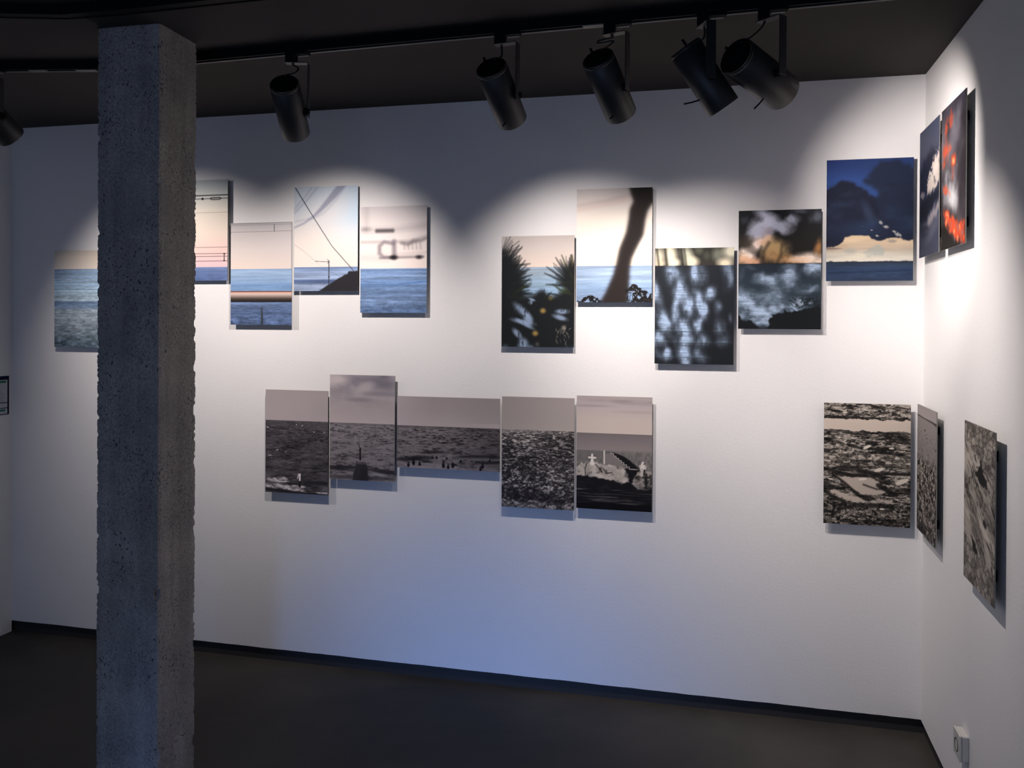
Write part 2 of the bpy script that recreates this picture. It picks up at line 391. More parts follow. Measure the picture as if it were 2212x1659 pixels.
    if pin:
        dn = (Vector((0, 0, -1)) - d * d.dot(Vector((0, 0, -1)))).normalized()
        if tab: dn = (dn * 0.75 - side * 0.10 - fwd * 0.3).normalized(); ln = 0.055
        else: ln = 0.030
        base = mid - O + d * (h - 0.035) + dn * R * 0.9
        if tab: base = mid - O + d * (h - 0.055) + dn * R * 0.93
        bm = bmesh.new(); tube(bm, [base, base + dn * ln * .55 - d * .004, base + dn * ln - d * .01], 0.0026, 8); obj('locking_pin', bm, M_cap, root)
        bb = back + upv * R * 0.35 - side * R * 0.4
        bm = bmesh.new(); tube(bm, [bb, bb - d * 0.018, bb - d * 0.026 ], 0.0045, 8); obj('aiming_lever', bm, M_cap, root)
    Ab, Eb = math.radians(az + pan), math.radians(el - tilt)     # beam turned off the tube axis, an added offset that shapes the wall pools
    beam = Vector((math.sin(Ab) * math.cos(Eb), math.cos(Ab) * math.cos(Eb), math.sin(Eb)))
    ld = bpy.data.lights.new('spotlight_beam', 'SPOT'); ld.energy = power; ld.color = color; ld.spot_size = math.radians(cone); ld.spot_blend = blend; ld.shadow_soft_size = 0.012
    lo = bpy.data.objects.new('spotlight_beam', ld); sc.collection.objects.link(lo); lo.parent = root
    lo.matrix_local = Matrix.Translation(mid - O + d * (h - 0.012)) @ (beam.to_track_quat('-Z', 'Y').to_matrix().to_4x4())
    return root
curl = [(0.012, 0.0, -0.046), (0.030, -0.004, -0.058), (0.020, -0.010, -0.075), (-0.01, -0.015, -0.082)]
spotlight('black cylinder spotlight at the left edge, left of the concrete column', -2.86, (-2.848, -1.005, 2.481), 6, -37, .22, .050, 62, curl, pin=False, pan=3, cone=86, tilt=3)
spotlight('black cylinder spotlight hanging alone between the column and the other four lamps', -1.577, (-1.575, -.945, 2.449), -16, -36, .22, .0485, 60, curl, pin=False, tilt=3, cone=84)
spotlight('black cylinder spotlight above the palm-leaf print, second one right of the column', -.774, (-.773, -.945, 2.455), 8, -36, .22, .050, 56, [(0.006, 0, -0.06), (0.008, -0.02, -0.085)])
spotlight('black cylinder spotlight above the dark tree-trunk print, left of the crossed pair', -.398, (-.402, -.945, 2.459), 18, -39, .22, .050, 55, [(0.010, -0.004, -0.046), (-0.03, -0.014, -0.056), (-0.034, -0.018, -0.066), (0.014, -0.016, -0.062), (0.0, -0.02, -0.078)])
spotlight('black cylinder spotlight tilted steeply right, left one of the crossed pair', -.098, (-.094, -.955, 2.467), 65, -54, .22, .050, 66, [(0.006, 0, -0.055), (0.0, -0.01, -0.08)], tab=True, tilt=0, cone=92)
spotlight('large black cylinder spotlight nearest the right corner, right one of the crossed pair', .088, (.079, -.955, 2.465), 40, -18, .235, .057, 54, [(-0.008, -0.01, -0.06), (-0.04, -0.02, -0.09)], tab=True, tilt=1, pan=6, cone=84)

# ------------------------------------------------------------------ painted prints
def lin(c):
    c = np.asarray(c, float); return np.where(c <= 0.04045, c / 12.92, ((c + 0.055) / 1.055) ** 2.4)
def hx(s): return np.array([int(s[i:i + 2], 16) / 255 for i in (0, 2, 4)])
class Cv:
    """small numpy canvas; u runs 0..W, v runs 0..H downwards, both in print widths"""
    def __init__(s, W, H, n, seed):
        s.W, s.H = W, H; s.nx = int(n * W) + 1; s.ny = int(n * H) + 1; s.n = n
        s.U, s.V = np.meshgrid(np.linspace(0, W, s.nx), np.linspace(0, H, s.ny))
        s.rng = np.random.RandomState(seed); s.c = np.zeros((s.ny, s.nx, 3))
    def grad(s, stops, m=None):
        vs = [a for a, _ in stops]; cs = [hx(b) for _, b in stops]
        g = np.stack([np.interp(s.V, vs, [c[k] for c in cs]) for k in range(3)], -1); s.put(g, 1.0 if m is None else m)
    def put(s, col, m):
        if isinstance(col, str): col = hx(col)
        m = np.clip(m, 0, 1); m = m[..., None] if np.ndim(m) == 2 else m
        s.c = s.c * (1 - m) + col * m
    def noise(s, su, sv, oct=4, gain=0.55):
        """value noise with cells su x sv (print widths), roughly -1..1"""
        out = np.zeros_like(s.U); amp = 1.0; tot = 0
        for o in range(oct):
            gx = max(2, int(s.W / su * 2 ** o) + 3); gy = max(2, int(s.H / sv * 2 ** o) + 3)
            g = s.rng.uniform(-1, 1, (gy, gx)); x = np.clip(s.U / su * 2 ** o, 0, gx - 1.001); y = np.clip(s.V / sv * 2 ** o, 0, gy - 1.001)
            xi, yi = x.astype(int), y.astype(int); fx, fy = x - xi, y - yi; fx = fx * fx * (3 - 2 * fx); fy = fy * fy * (3 - 2 * fy)
            x1, y1 = np.minimum(xi + 1, gx - 1), np.minimum(yi + 1, gy - 1)
            out += amp * ((g[yi, xi] * (1 - fx) + g[yi, x1] * fx) * (1 - fy) + (g[y1, xi] * (1 - fx) + g[y1, x1] * fx) * fy); tot += amp * amp; amp *= gain
        return out / math.sqrt(tot)
    def rnoise(s, su, sv, oct=4, gain=.55, ang=0.0):
        U, V, W, H = s.U, s.V, s.W, s.H; c, k = math.cos(ang), math.sin(ang)
        s.U, s.V, s.W, s.H = U * c + V * k + 1.2, -U * k + V * c + 1.2, 3.6, 3.6
        n = s.noise(su, sv, oct, gain); s.U, s.V, s.W, s.H = U, V, W, H; return n
    def line(s, pts, w, col, soft=0.006, a=1.0):
        m = np.zeros_like(s.U)
        if np.ndim(w) == 0: w = [w] * len(pts)
        for (x0, y0), (x1, y1), w0, w1 in zip(pts[:-1], pts[1:], w[:-1], w[1:]):
            dx, dy = x1 - x0, y1 - y0; t = np.clip(((s.U - x0) * dx + (s.V - y0) * dy) / (dx * dx + dy * dy + 1e-12), 0, 1)
            d = np.hypot(s.U - x0 - t * dx, s.V - y0 - t * dy); ww = (w0 + (w1 - w0) * t) / 2
            m = np.maximum(m, np.clip((ww - d) / soft + 0.5, 0, 1))
        s.put(col, m * a)
    def ell(s, cu, cv, ru, rv, rot=0.0, soft=0.5):
        c, k = math.cos(rot), math.sin(rot); x = ((s.U - cu) * c + (s.V - cv) * k) / ru; y = (-(s.U - cu) * k + (s.V - cv) * c) / rv
        r = np.hypot(x, y); return np.clip((1 + soft / 2 - r) / max(soft, 1e-3), 0, 1)
    def blob(s, cu, cv, ru, rv, col, rot=0.0, soft=1.2, a=1.0): s.put(col, a * s.ell(cu, cv, ru, rv, rot, soft) ** 1.3)
    def poly(s, pts, blur=0.0, rough=0.0):
        U, V = s.U, s.V
        if rough: U = U + rough * s.noise(.05, .05, 3); V = V + rough * s.noise(.05, .05, 3)
        m = np.zeros_like(s.U, bool); n = len(pts)
        for i in range(n):
            (x0, y0), (x1, y1) = pts[i], pts[(i + 1) % n]
            if y0 == y1: continue
            m ^= ((y0 > V) != (y1 > V)) & (U < (x1 - x0) * (V - y0) / (y1 - y0) + x0)
        m = m.astype(float); return s.blur(m, blur) if blur else m
    def blur(s, m, r):
        k = max(1, int(r * s.n)); ker = np.exp(-0.5 * (np.arange(-2 * k, 2 * k + 1) / k) ** 2); ker /= ker.sum()
        m = np.pad(m, 2 * k, mode='edge')
        m = np.apply_along_axis(lambda a: np.convolve(a, ker, 'valid'), 0, m); return np.apply_along_axis(lambda a: np.convolve(a, ker, 'valid'), 1, m)
    def sea(s, v0, v1, stops, streak=0.10, ripple=0.10, m=None, su=.5, far=0.010, near=0.03):
        """water: colour by depth, long streaks far away, choppier ripples close by"""
        g = np.stack([np.interp(s.V, [a for a, _ in stops], [hx(b)[k] for _, b in stops]) for k in range(3)], -1)
        t = np.clip((s.V - v0) / max(1e-3, v1 - v0), 0, 1)
        n1 = s.noise(su, 0.02, 3); n2 = s.noise(0.06, far, 3) * (1 - t) + s.noise(0.09, near, 4, .7) * t
        g = g * .74 + .26 * g.mean(-1, keepdims=True)
        n3 = s.noise(su * 1.6, 0.035, 3)
        g = g * (1 + 1.7 * streak * n1 * (1 - .5 * t) + 1.6 * streak * n3 * (1 - .4 * t) + 1.3 * ripple * n2 * (0.3 + t))[..., None]
        mm = (s.V >= v0) & (s.V <= v1); mm = mm.astype(float) if m is None else mm * m
        s.put(np.clip(g, 0, 1), mm)
    def warp(s, a, su, sv):
        s._uv = (s.U, s.V); n1, n2 = s.noise(su, sv, 3), s.noise(su, sv, 3); s.U, s.V = s.U + a * n1, s.V + a * n2
    def unwarp(s): s.U, s.V = s._uv
    def scale(s, k): s.c = np.clip(s.c * k, 0, 1)

N = 170
def P_A():
    s = Cv(1, 1.5, N, 1); s.grad([(0, 'b5ada1'), (.10, 'c9beb0'), (.285, 'd9cdc0')])
    s.sea(.285, 1.5, [(.285, '7a9cc0'), (.36, '88a8c8'), (.55, '8cafcc'), (.72, '9dbace'), (.785, '96b2c6'), (.79, '6383ac'), (.88, '6a88aa'), (.93, '8a9dac'), (1.15, '7f909c'), (1.5, '4a6072')], .07, .22, su=.8)
    for v in (.345, .42, .535, .60): s.line([(0, v), (1, v + .004)], .006, '48719f', .010, .6)
    return s
def P_B0():
    s = Cv(1, 1.5, N, 2); s.grad([(0, 'a9b3b6'), (.2, 'c8ccc8'), (.45, 'e4dcce'), (.8, 'e8d8ca'), (1.05, 'e8c8c0'), (1.298, 'dfc0c4')])
    s.sea(1.298, 1.5, [(1.298, '7590c4'), (1.34, '5f7ab6'), (1.5, '4e68a4')], .04, .08)
    s.line([(0, .231), (1, .229)], .014, '23262b', .006); s.line([(0, .281), (1, .277)], .009, '2c2e33', .006)
    s.blob(.575, .279, .022, .018, '202227', soft=.4); s.blob(.1, .281, .022, .018, '202227', soft=.4)
    s.line([(.70, .278), (.73, .261), (.86, .261), (.89, .278), (.86, .295), (.73, .295), (.70, .278)], .011, '1f2126', .005)
    s.line([(0, .487), (1, .486)], .006, '8d8a88', .006, .8); s.line([(0, 1.005), (1, 1.003)], .007, '7d6468', .006, .9)
    for v in (1.098, 1.138, 1.208): s.line([(0, v), (1, v)], .007, '4c3c46', .006, .9)
    s.line([(.944, 1.10), (.944, 1.208)], .014, '2a2028', .005); s.blob(.944, 1.10, .018, .01, '2a2028', soft=.4); s.blob(.944, 1.206, .018, .01, '2a2028', soft=.4)
    return s
def P_B():
    s = Cv(1, 1.5, N, 3); s.grad([(0, 'b9b6b8'), (.14, 'cdc6c4'), (.4, 'd9cfca'), (.677, 'e2d2c6')])
    s.put('c8c2c8', .35 * np.clip(s.U - .3, 0, 1) * (s.V < .677))
    s.line([(0, .012), (1, .004)], .008, '77747a', .006, .9); s.line([(0, .034), (1, .030)], .007, '86838a', .006, .8); s.line([(0, .135), (1, .128)], .008, '8a878b', .006, .8)
    s.line([(.714, .03), (.714, .13)], .011, '5c5c62', .005); s.line([(.992, 0), (.992, 1.0)], .008, '8f8b92', .006, .7)
    s.sea(.677, 1.01, [(.677, '7fa2d0'), (.74, '8db0d8'), (.86, '7fa5d4'), (.93, '648fc6'), (1.01, '6f97c8')], .05, .03)
    s.sea(1.16, 1.5, [(1.16, '5d78a8'), (1.3, '4c6698'), (1.5, '4a6494')], .08, .20)
    s.grad([(1.0, '5e3c3c'), (1.012, '6a4640'), (1.025, 'd6a898'), (1.05, 'cdbab0'), (1.08, '97877e'), (1.115, '4b413c'), (1.15, '231f1f'), (1.17, '2a2a32')], ((s.V > 1.0) & (s.V < 1.17)).astype(float))
    s.put('2c2e36', s.poly([(.500, 1.5), (.503, 1.27), (.516, 1.235), (.528, 1.27), (.534, 1.5)], .003)); s.line([(.512, 1.28), (.510, 1.46)], .006, '5d6a63', .006, .7)
    return s
def P_C():
    s = Cv(1, 1.5, N, 4); s.grad([(0, 'c3d0dc'), (.35, 'd8d9da'), (.6, 'ebe0d6'), (1.155, 'ecdcd4')])
    s.put('b4cde2', .75 * s.ell(1.05, .32, .5, .42, 0, 1.4)); s.put('b9c4d0', .6 * s.ell(0, .15, .6, .45, 0, 1.2)); s.put('e6dfda', .5 * s.ell(.55, .35, .35, .2, -.6, 1.3))
    for pts, w, a in [([(.78, -.05), (.62, .13), (.42, .33), (.30, .43), (.16, .52), (-.02, .59)], [.11, .10, .06, .03, .022, .02], .75), ([(.84, -.05), (.66, .2), (.47, .38), (.3, .45), (0, .50)], [.03] * 5, .28),
                      ([(.30, -.02), (.16, .15), (0, .31)], [.02] * 3, .45), ([(.39, -.02), (.2, .19), (0, .37)], [.025] * 3, .45)]:
        s.line(pts, w, '8a8ca0', .035, a)
    s.line([(-.02, .81), (.16, .93), (.33, 1.067)], .006, 'a2a0a4', .006, .8); s.line([(.33, 1.067), (.56, 1.25), (.75, 1.294)], .005, 'b8b0b4', .006, .6)
    s.sea(1.155, 1.5, [(1.155, '6584b8'), (1.2, '7b97c4'), (1.26, '88a2cc'), (1.33, '8aa3cc'), (1.345, '4f689c'), (1.385, '536c9e'), (1.41, '8497ba'), (1.5, '7e93b8')], .07, .05)
    s.line([(.46, 1.18), (.75, 1.30)], .005, '56648a', .005, .7)
    s.line([(.335, 1.072), (.5, 1.082), (.56, 1.076)], .007, '3a3c46', .005); s.line([(.53, 1.04), (.55, 1.08), (.53, 1.11)], .006, '3a3c46', .005)
    s.line([(.553, 1.07), (.553, 1.42)], [.012, .014], '32363f', .005); s.blob(.553, 1.30, .014, .012, '32363f', soft=.4)
    s.put('2b2a2e', s.poly([(.385, 1.51), (.47, 1.455), (.56, 1.405), (.68, 1.335), (.80, 1.27), (.84, 1.262), (.855, 1.225), (1.01, 1.215), (1.01, 1.51)], .003, .004))
    s.line([(.02, .01), (.28, .40), (.60, .86), (.945, 1.222)], [.014, .011, .009, .010], '3c3c46', .006)
    return s
def P_D():
    s = Cv(1, 1.5, N, 5); s.grad([(0, 'c9c3c4'), (.2, 'dbd3d1'), (.5, 'e7ddd9'), (.871, 'efe0d8')])
    g = '6a6468'; s.line([(.09, .0), (.09, .33)], .07, g, .09, .16); s.blob(.08, .315, .07, .03, g, soft=1.5, a=.4)
    s.line([(-.05, .33), (.5, .33), (1.05, .28)], [.06, .06, .09], g, .09, .22); s.line([(.25, .343), (.49, .343)], .05, '4a4448', .04, .85)
    s.line([(0, .5), (.5, .5), (.75, .5), (1.02, .43)], [.03, .03, .05, .04], g, .05, .35); s.line([(.62, .52), (.72, .54), (.8, .50), (.92, .49), (1.0, .46)], [.03, .04, .05, .03, .02], '4e484c', .05, .55)
    s.line([(.50, .53), (.36, .50), (.29, .56), (.29, .66), (.35, .71), (.50, .725)], [.04, .04, .055, .055, .035, .02], '6a646c', .045, .62)
    s.line([(.51, .50), (.515, .72)], .065, '6a646c', .05, .62); s.line([(.3, .725), (.95, .715)], .035, g, .03, .55); s.line([(-.05, .72), (.4, .73)], .08, g, .10, .14)
    s.line([(.5, .68), (1.0, .66)], .02, g, .06, .2)
    for u in (.66, .72, .78, .84, .9): s.line([(u, .52), (u + .01, .6)], .02, g, .04, .35)
    s.blob(.505, .72, .06, .032, '1c1a1e', soft=1.2, a=.95); s.blob(.885, .72, .05, .028, '2b282c', soft=1.2, a=.9)
    s.sea(.871, 1.5, [(.871, '88a6d2'), (.90, '6a90c8'), (1.0, '789cd0'), (1.06, '5f86c0'), (1.12, '668cc2'), (1.2, '6284b8'), (1.35, '6585b6'), (1.5, '4f70a4')], .09, .12, su=.7)
    s.line([(0, 1.12), (.5, 1.11), (1, 1.06)], .02, '45689e', .03, .5)
    return s
def P_E():
    s = Cv(1, 1.5, N, 6); s.grad([(0, 'bdb4b0'), (.15, 'cdc3bd'), (.423, 'e6d5c8')])
    s.sea(.423, 1.5, [(.423, '94adc6'), (.5, 'a3bbd0'), (.6, '8db0cf'), (.66, '93b6d4'), (.74, '7fa5ca'), (.82, '8fb4d4'), (1.5, '7d98b8')], .06, .05)
    D = '1d2022'
    r = s.rng
    def spikes(cx, cy, n, a0, a1, L0, L1, w, blurk=.03, a=.9):
        for i in range(n):
            an = a0 + (a1 - a0) * (i + r.uniform(-.3, .3)) / n; L = r.uniform(L0, L1)
            s.line([(cx, cy), (cx + math.cos(an) * L, cy - math.sin(an) * L)], [w, .004], D if r.rand() < .8 else '2d3422', blurk, a)
    s.put(D, s.poly([(-.05, .22), (.05, .26), (.12, .42), (.22, .55), (.27, .75), (.2, .95), (.25, 1.5), (-.05, 1.5)], .03, .03))
    spikes(.02, .42, 16, -.2, 1.6, .20, .40, .07); spikes(.08, .62, 16, -.3, 1.3, .22, .40, .08); spikes(.12, .78, 9, -.5, .8, .25, .42, .08)
    spikes(-.02, .25, 7, .3, 1.4, .14, .32, .03, .03, .6)
    s.put(D, s.poly([(.88, .5), (.93, .4), (1.05, .3), (1.05, 1.5), (.6, 1.5), (.82, 1.0), (.86, .8)], .03, .03))
    s.line([(.965, .27), (.96, .55)], [.02, .06], '22221c', .03, .9); s.line([(.972, .29), (.968, .42)], .012, '5e5628', .02, .7)
    spikes(1.0, .68, 15, 1.5, 3.2, .24, .46, .07); spikes(.98, .85, 9, 2.2, 3.5, .2, .36, .08); spikes(.92, .55, 6, 1.5, 2.6, .15, .34, .035, .03, .6)
    s.put(D, s.poly([(.2, .84), (.35, .80), (.48, .78), (.56, .74), (.6, .74), (.66, .80), (.8, .82), (1.0, .78), (1.0, 1.5), (.1, 1.5)], .025, .03))
    spikes(.58, .88, 8, .8, 2.3, .08, .18, .04, .02)
    for (cu, cv, ru, rv, ro) in [(.30, 1.03, .16, .055, .75), (.36, 1.10, .10, .05, .9), (.30, 1.16, .16, .035, .2), (.33, 1.19, .13, .03, .5), (.22, 1.32, .085, .04, .8), (.30, 1.45, .07, .07, 0), (.84, 1.02, .09, .035, 0), (.81, 1.10, .10, .035, .3), (.40, .90, .03, .03, 0), (.42, .86, .05, .02, .3)]:
        s.blob(cu, cv, ru, rv, '8fa3c0', ro, .9, .85)
    s.put(D, .75 * np.clip(s.noise(.06, .12, 3) * 1.4 - .35, 0, 1) * (s.V > .85))
    for (cu, cv) in [(.575, 1.01), (.47, 1.315)]: s.blob(cu, cv, .04, .035, 'a98b4e', soft=1.1, a=.85)
    s.blob(.68, .84, .035, .03, '6a6038', soft=1.2, a=.7); s.blob(.50, 1.46, .03, .03, '4b4a44', soft=1.1, a=.8)
    for i in range(26):
        u = .84 + r.uniform(-.09, .09); v = 1.30 + r.uniform(-.05, .17)
        s.line([(u, v), (u + r.uniform(-.03, .03), v - r.uniform(.02, .05))], .006, '9a948a', .006, r.uniform(.4, .8))
    s.blob(.86, 1.24, .03, .035, '8a847c', soft=1, a=.8)
    return s
def P_F():
    s = Cv(1, 1.5, N, 7); s.grad([(0, 'c2bcb9'), (.15, 'd6cdc7'), (.4, 'efe6da'), (.75, 'faf3e6'), (1.022, 'f6ead8')])
    s.line([(0, .22), (.4, .16), (.8, .07)], .045, 'c0b0ac', .05, .55); s.line([(0, .28), (.45, .20), (.8, .12)], .04, 'd8bfb6', .05, .5)
    s.sea(1.022, 1.5, [(1.022, '86a6d0'), (1.06, '9dbade'), (1.2, '93b3da'), (1.3, '84a8d4'), (1.5, '7f9cc6')], .05, .04)
    tr = [(.69, -.05), (1.06, -.05), (1.02, .16), (.93, .30), (.90, .42), (.875, .62), (.79, .78), (.725, .92), (.70, 1.05), (.69, 1.3), (.68, 1.55), (.30, 1.55), (.40, 1.38), (.50, 1.15), (.545, .98), (.58, .80), (.67, .58), (.70, .42), (.715, .28), (.765, .18)]
    s.put('2c2625', s.poly(tr, .035)); s.put('2a2524', .75 * s.poly(tr, .02))
    r = s.rng
    def bush(cs, base):
        m = np.zeros_like(s.U)
        for cu, cv, q in cs: m = np.maximum(m, s.ell(cu, cv, q, q * .8, 0, .12))
        h = s.noise(.035, .035, 3); m = m * ((h > -.35) | (s.V > base)).astype(float); s.put('201f20', m)
        s.put('5a4a40', m * .5 * (s.noise(.05, .05, 2) > .75)); s.put('a9bdd4', m * .9 * ((h < .0) & (s.noise(.02, .02, 2) > .55)))
    bush([(.05, 1.52, .06), (.13, 1.47, .05), (.19, 1.45, .055), (.25, 1.47, .05), (.30, 1.52, .06), (.15, 1.52, .1)], 1.50)
    bush([(.70, 1.35, .05), (.76, 1.31, .06), (.83, 1.35, .05), (.90, 1.39, .055), (.96, 1.45, .05), (1.0, 1.42, .04), (.82, 1.45, .11), (.93, 1.50, .09), (.72, 1.45, .05)], 1.47)
    s.put('93b3da', .75 * s.poly([(.69, 1.46), (.70, 1.38), (.76, 1.40), (.72, 1.5)], .008, .01))
    for i in range(14):
        u = r.uniform(.70, .98); s.line([(u, 1.5), (u + r.uniform(-.05, .05), r.uniform(1.34, 1.44))], .006, '1e1d1e', .006, .9)
    s.line([(.91, 1.47), (1.0, 1.47)], .03, '2a2422', .02, 1)
    return s
def P_G():
    s = Cv(1, 1.5, N, 8); s.grad([(0, '34342f'), (.223, '3a3834'), (.224, '262a30'), (1.5, '1e2126')])
    up_ = (s.V < .226)
    def put_up(cu, cv, ru, rv, col, ro, a=1.0): s.put(col, a * s.ell(cu, cv, ru, rv, ro, 1.1) * up_)
    for q in [(.05, .12, .06, .12, 'd8d0b8', 0), (.20, .10, .075, .15, 'eae4c8', -.15), (.24, .19, .08, .05, 'efe6cc', 0), (.42, .12, .07, .14, 'c9cbb4', -.35), (.47, .18, .08, .06, 'efe4c8', 0), (.06, .20, .06, .04, 'dccdb0', 0), (.56, .03, .05, .05, '55594e', 0), (.80, .09, .07, .08, '76786c', 0), (.96, .05, .09, .09, 'dcd8c2', 0), (.89, .20, .09, .06, 'eadfc4', 0), (.66, .10, .04, .05, '4a4e44', 0)]: put_up(*q)
    for u, w_ in [(.125, .03), (.02, .02), (.33, .035), (.37, .02)]: s.line([(u, -.02), (u + .03, .23)], w_, '2e2d28', .03, .8)
    s.warp(.035, .16, .22); L1 = np.zeros_like(s.U)
    for (cx, cy, rx, ry, ro) in [(215, 690, 70, 85, 0), (450, 680, 75, 90, 0), (300, 860, 85, 130, 0), (270, 1010, 55, 160, .05), (320, 1170, 80, 90, 0), (340, 1290, 85, 70, 0), (345, 1420, 80, 80, 0), (345, 1510, 60, 30, 0), (85, 880, 45, 100, -.25), (150, 1130, 60, 120, -.45), (110, 1300, 65, 60, 0), (150, 1430, 60, 50, -.4), (470, 950, 60, 95, -.3), (500, 1040, 50, 85, 0), (560, 870, 55, 60, 0), (725, 690, 60, 110, 0), (660, 1180, 60, 70, 0), (685, 1310, 70, 50, 0), (515, 1330, 60, 55, 0), (500, 1450, 55, 60, 0), (380, 1010, 60, 90, 0), (460, 1170, 45, 60, 0), (640, 1010, 40, 50, 0), (770, 1110, 20, 40, 0)]:
        L1 = np.maximum(L1, s.ell((cx - 65) / 718, (cy - 455) / 717, rx * .9 / 718, ry * 1.2 / 717, ro, 1.5) * (1.0 if cx < 620 else .7))
    s.unwarp(); L1 = s.blur(L1, .012); L1 = np.clip(L1 * (1 + .45 * s.noise(.10, .22, 4)), 0, 1) * (s.V > .224)
    g = s.noise(.18, .010, 3)
    s.put(np.array([.60, .68, .79]) * (1 + .16 * g)[..., None], 1.05 * L1 ** 1.9)
    for v in (1.08, 1.225, 1.42): s.put('30363e', .55 * np.clip(1 - np.abs(s.V - v + .004 * s.noise(.2, .2, 2)) / .012, 0, 1) * (L1 > .1)); s.put('8fb0c4', .35 * np.clip(1 - np.abs(s.V - v + .015) / .02, 0, 1) * L1)
    return s
def P_I():
    s = Cv(1, 1.5, N, 9); s.grad([(0, '24262a'), (.68, '282420'), (.681, '2a323c'), (1.1, '303c46'), (1.5, '262e36')])
    u = lambda x: (x - 826) / 762
    v = lambda y: (y - 97) / 739
    up_ = (s.V < .68); dn = (s.V >= .68)
    wob = 1 + .45 * s.noise(.12, .12, 4); s.warp(.03, .14, .14)
    for cx, cy, rx, ry, col, ro, a in [(1060, 120, 90, 50, 'c4c8dc', .5, .8), (1060, 220, 110, 70, 'cfd2e4', -.6, 1), (1000, 290, 80, 50, 'b4b6c8', -.5, .9), (1090, 310, 50, 50, 'b0a8b4', 0, .8), (1180, 240, 90, 45, 'c2c6da', .3, .9), (1250, 270, 70, 40, 'b4b8ca', 0, .8), (1320, 190, 55, 40, 'bfc4d6', 0, .8), (1560, 160, 60, 50, '6f7684', 0, .7), (1380, 110, 70, 20, '6a7080', 0, .6), (880, 180, 40, 30, '4a4e58', 0, .6),
                                       (1030, 400, 90, 60, 'f4dccf', 0, 1), (1090, 390, 60, 40, 'e0b89a', 0, .8), (905, 510, 75, 60, 'f3dfd0', 0, 1), (850, 560, 60, 50, 'e4b894', 0, .9), (960, 570, 80, 40, 'dba888', 0, .95), (1180, 470, 100, 80, 'c0a070', 0, .95), (1120, 520, 70, 60, 'b89466', 0, .8), (1250, 550, 120, 40, 'b88c60', 0, .9), (1330, 580, 120, 30, 'd2a478', 0, .9), (1480, 545, 120, 55, 'f6e0cf', 0, 1), (1400, 560, 80, 40, 'efcdb0', 0, .9), (1580, 560, 60, 50, 'f2d8c4', 0, .9), (1575, 440, 35, 60, 'b88250', 0, .8), (880, 380, 60, 60, '4a4238', 0, .5)]:
        s.put(col, a * np.clip(s.ell(u(cx), v(cy), rx / 762, ry / 739, ro, 1.3) * wob, 0, 1) ** 1.1 * up_)
    s.unwarp()
    for pts in [[(1050, 600), (1060, 480), (1110, 400)], [(1180, 600), (1220, 520), (1230, 430)], [(1010, 520), (1040, 440)]]:
        s.line([(u(a), v(b)) for a, b in pts], .035, '2c2824', .04, .6)
    s.line([(0, .68), (1, .675)], .006, '1c222a', .004)
    g = s.noise(.10, .012, 3); nz_ = s.noise(.12, .09, 4)
    U0, V0 = s.U, s.V; s.warp(.03, .12, .10)
    for cx, cy, rx, ry, a in [(1080, 740, 100, 60, .9), (1130, 790, 70, 50, .6), (1300, 700, 80, 120, .7), (1280, 760, 70, 70, .6), (1540, 645, 90, 65, .95), (1480, 660, 60, 40, .6), (930, 640, 60, 20, .25), (1500, 840, 70, 35, .6), (900, 940, 130, 80, .8), (1000, 990, 180, 70, .7), (1150, 900, 130, 80, .6), (1250, 1000, 170, 60, .8), (1050, 1080, 170, 90, .85), (880, 1090, 80, 60, .6), (1390, 840, 60, 50, .35), (1380, 980, 90, 60, .6), (850, 840, 40, 60, .3), (845, 700, 30, 50, .3)]:
        s.put(np.array([.66, .74, .84]) * (1 + .13 * g)[..., None], np.clip(a * s.ell(u(cx), v(cy), rx / 762, ry / 739, 0, 1.2) * (1 + .55 * nz_), 0, 1) ** 1.6 * dn * .95)
    s.U, s.V = U0, V0
    D = '181b1e'
    s.put(D, s.poly([(u(a), v(b)) for a, b in [(1110, 1240), (1105, 1130), (1140, 1080), (1230, 1060), (1250, 1015), (1290, 1040), (1400, 1040), (1440, 1010), (1620, 985), (1620, 1240)]], .002, .022))
    s.put('2a323a', .8 * s.poly([(u(a), v(b)) for a, b in [(1310, 900), (1450, 890), (1620, 850), (1620, 990), (1400, 990)]], .04, .04))
    s.put(D, s.poly([(u(a), v(b)) for a, b in [(800, 1060), (850, 1090), (870, 1140), (960, 1140), (1010, 1180), (1040, 1240), (800, 1240)]], .002, .02))
    r = s.rng
    for i in range(46):
        a = u(r.uniform(1330, 1590)); b = v(r.uniform(930, 1050)); an = r.uniform(0, math.pi)
        s.line([(a, b), (a + math.cos(an) * .07, b - math.sin(an) * .06)], .007, D, .005, .9)
    s.put('a2b2c4', .75 * s.ell(u(1430), v(960), .09, .06, .2, .8) * (s.noise(.03, .03, 2) > .05))
    return s
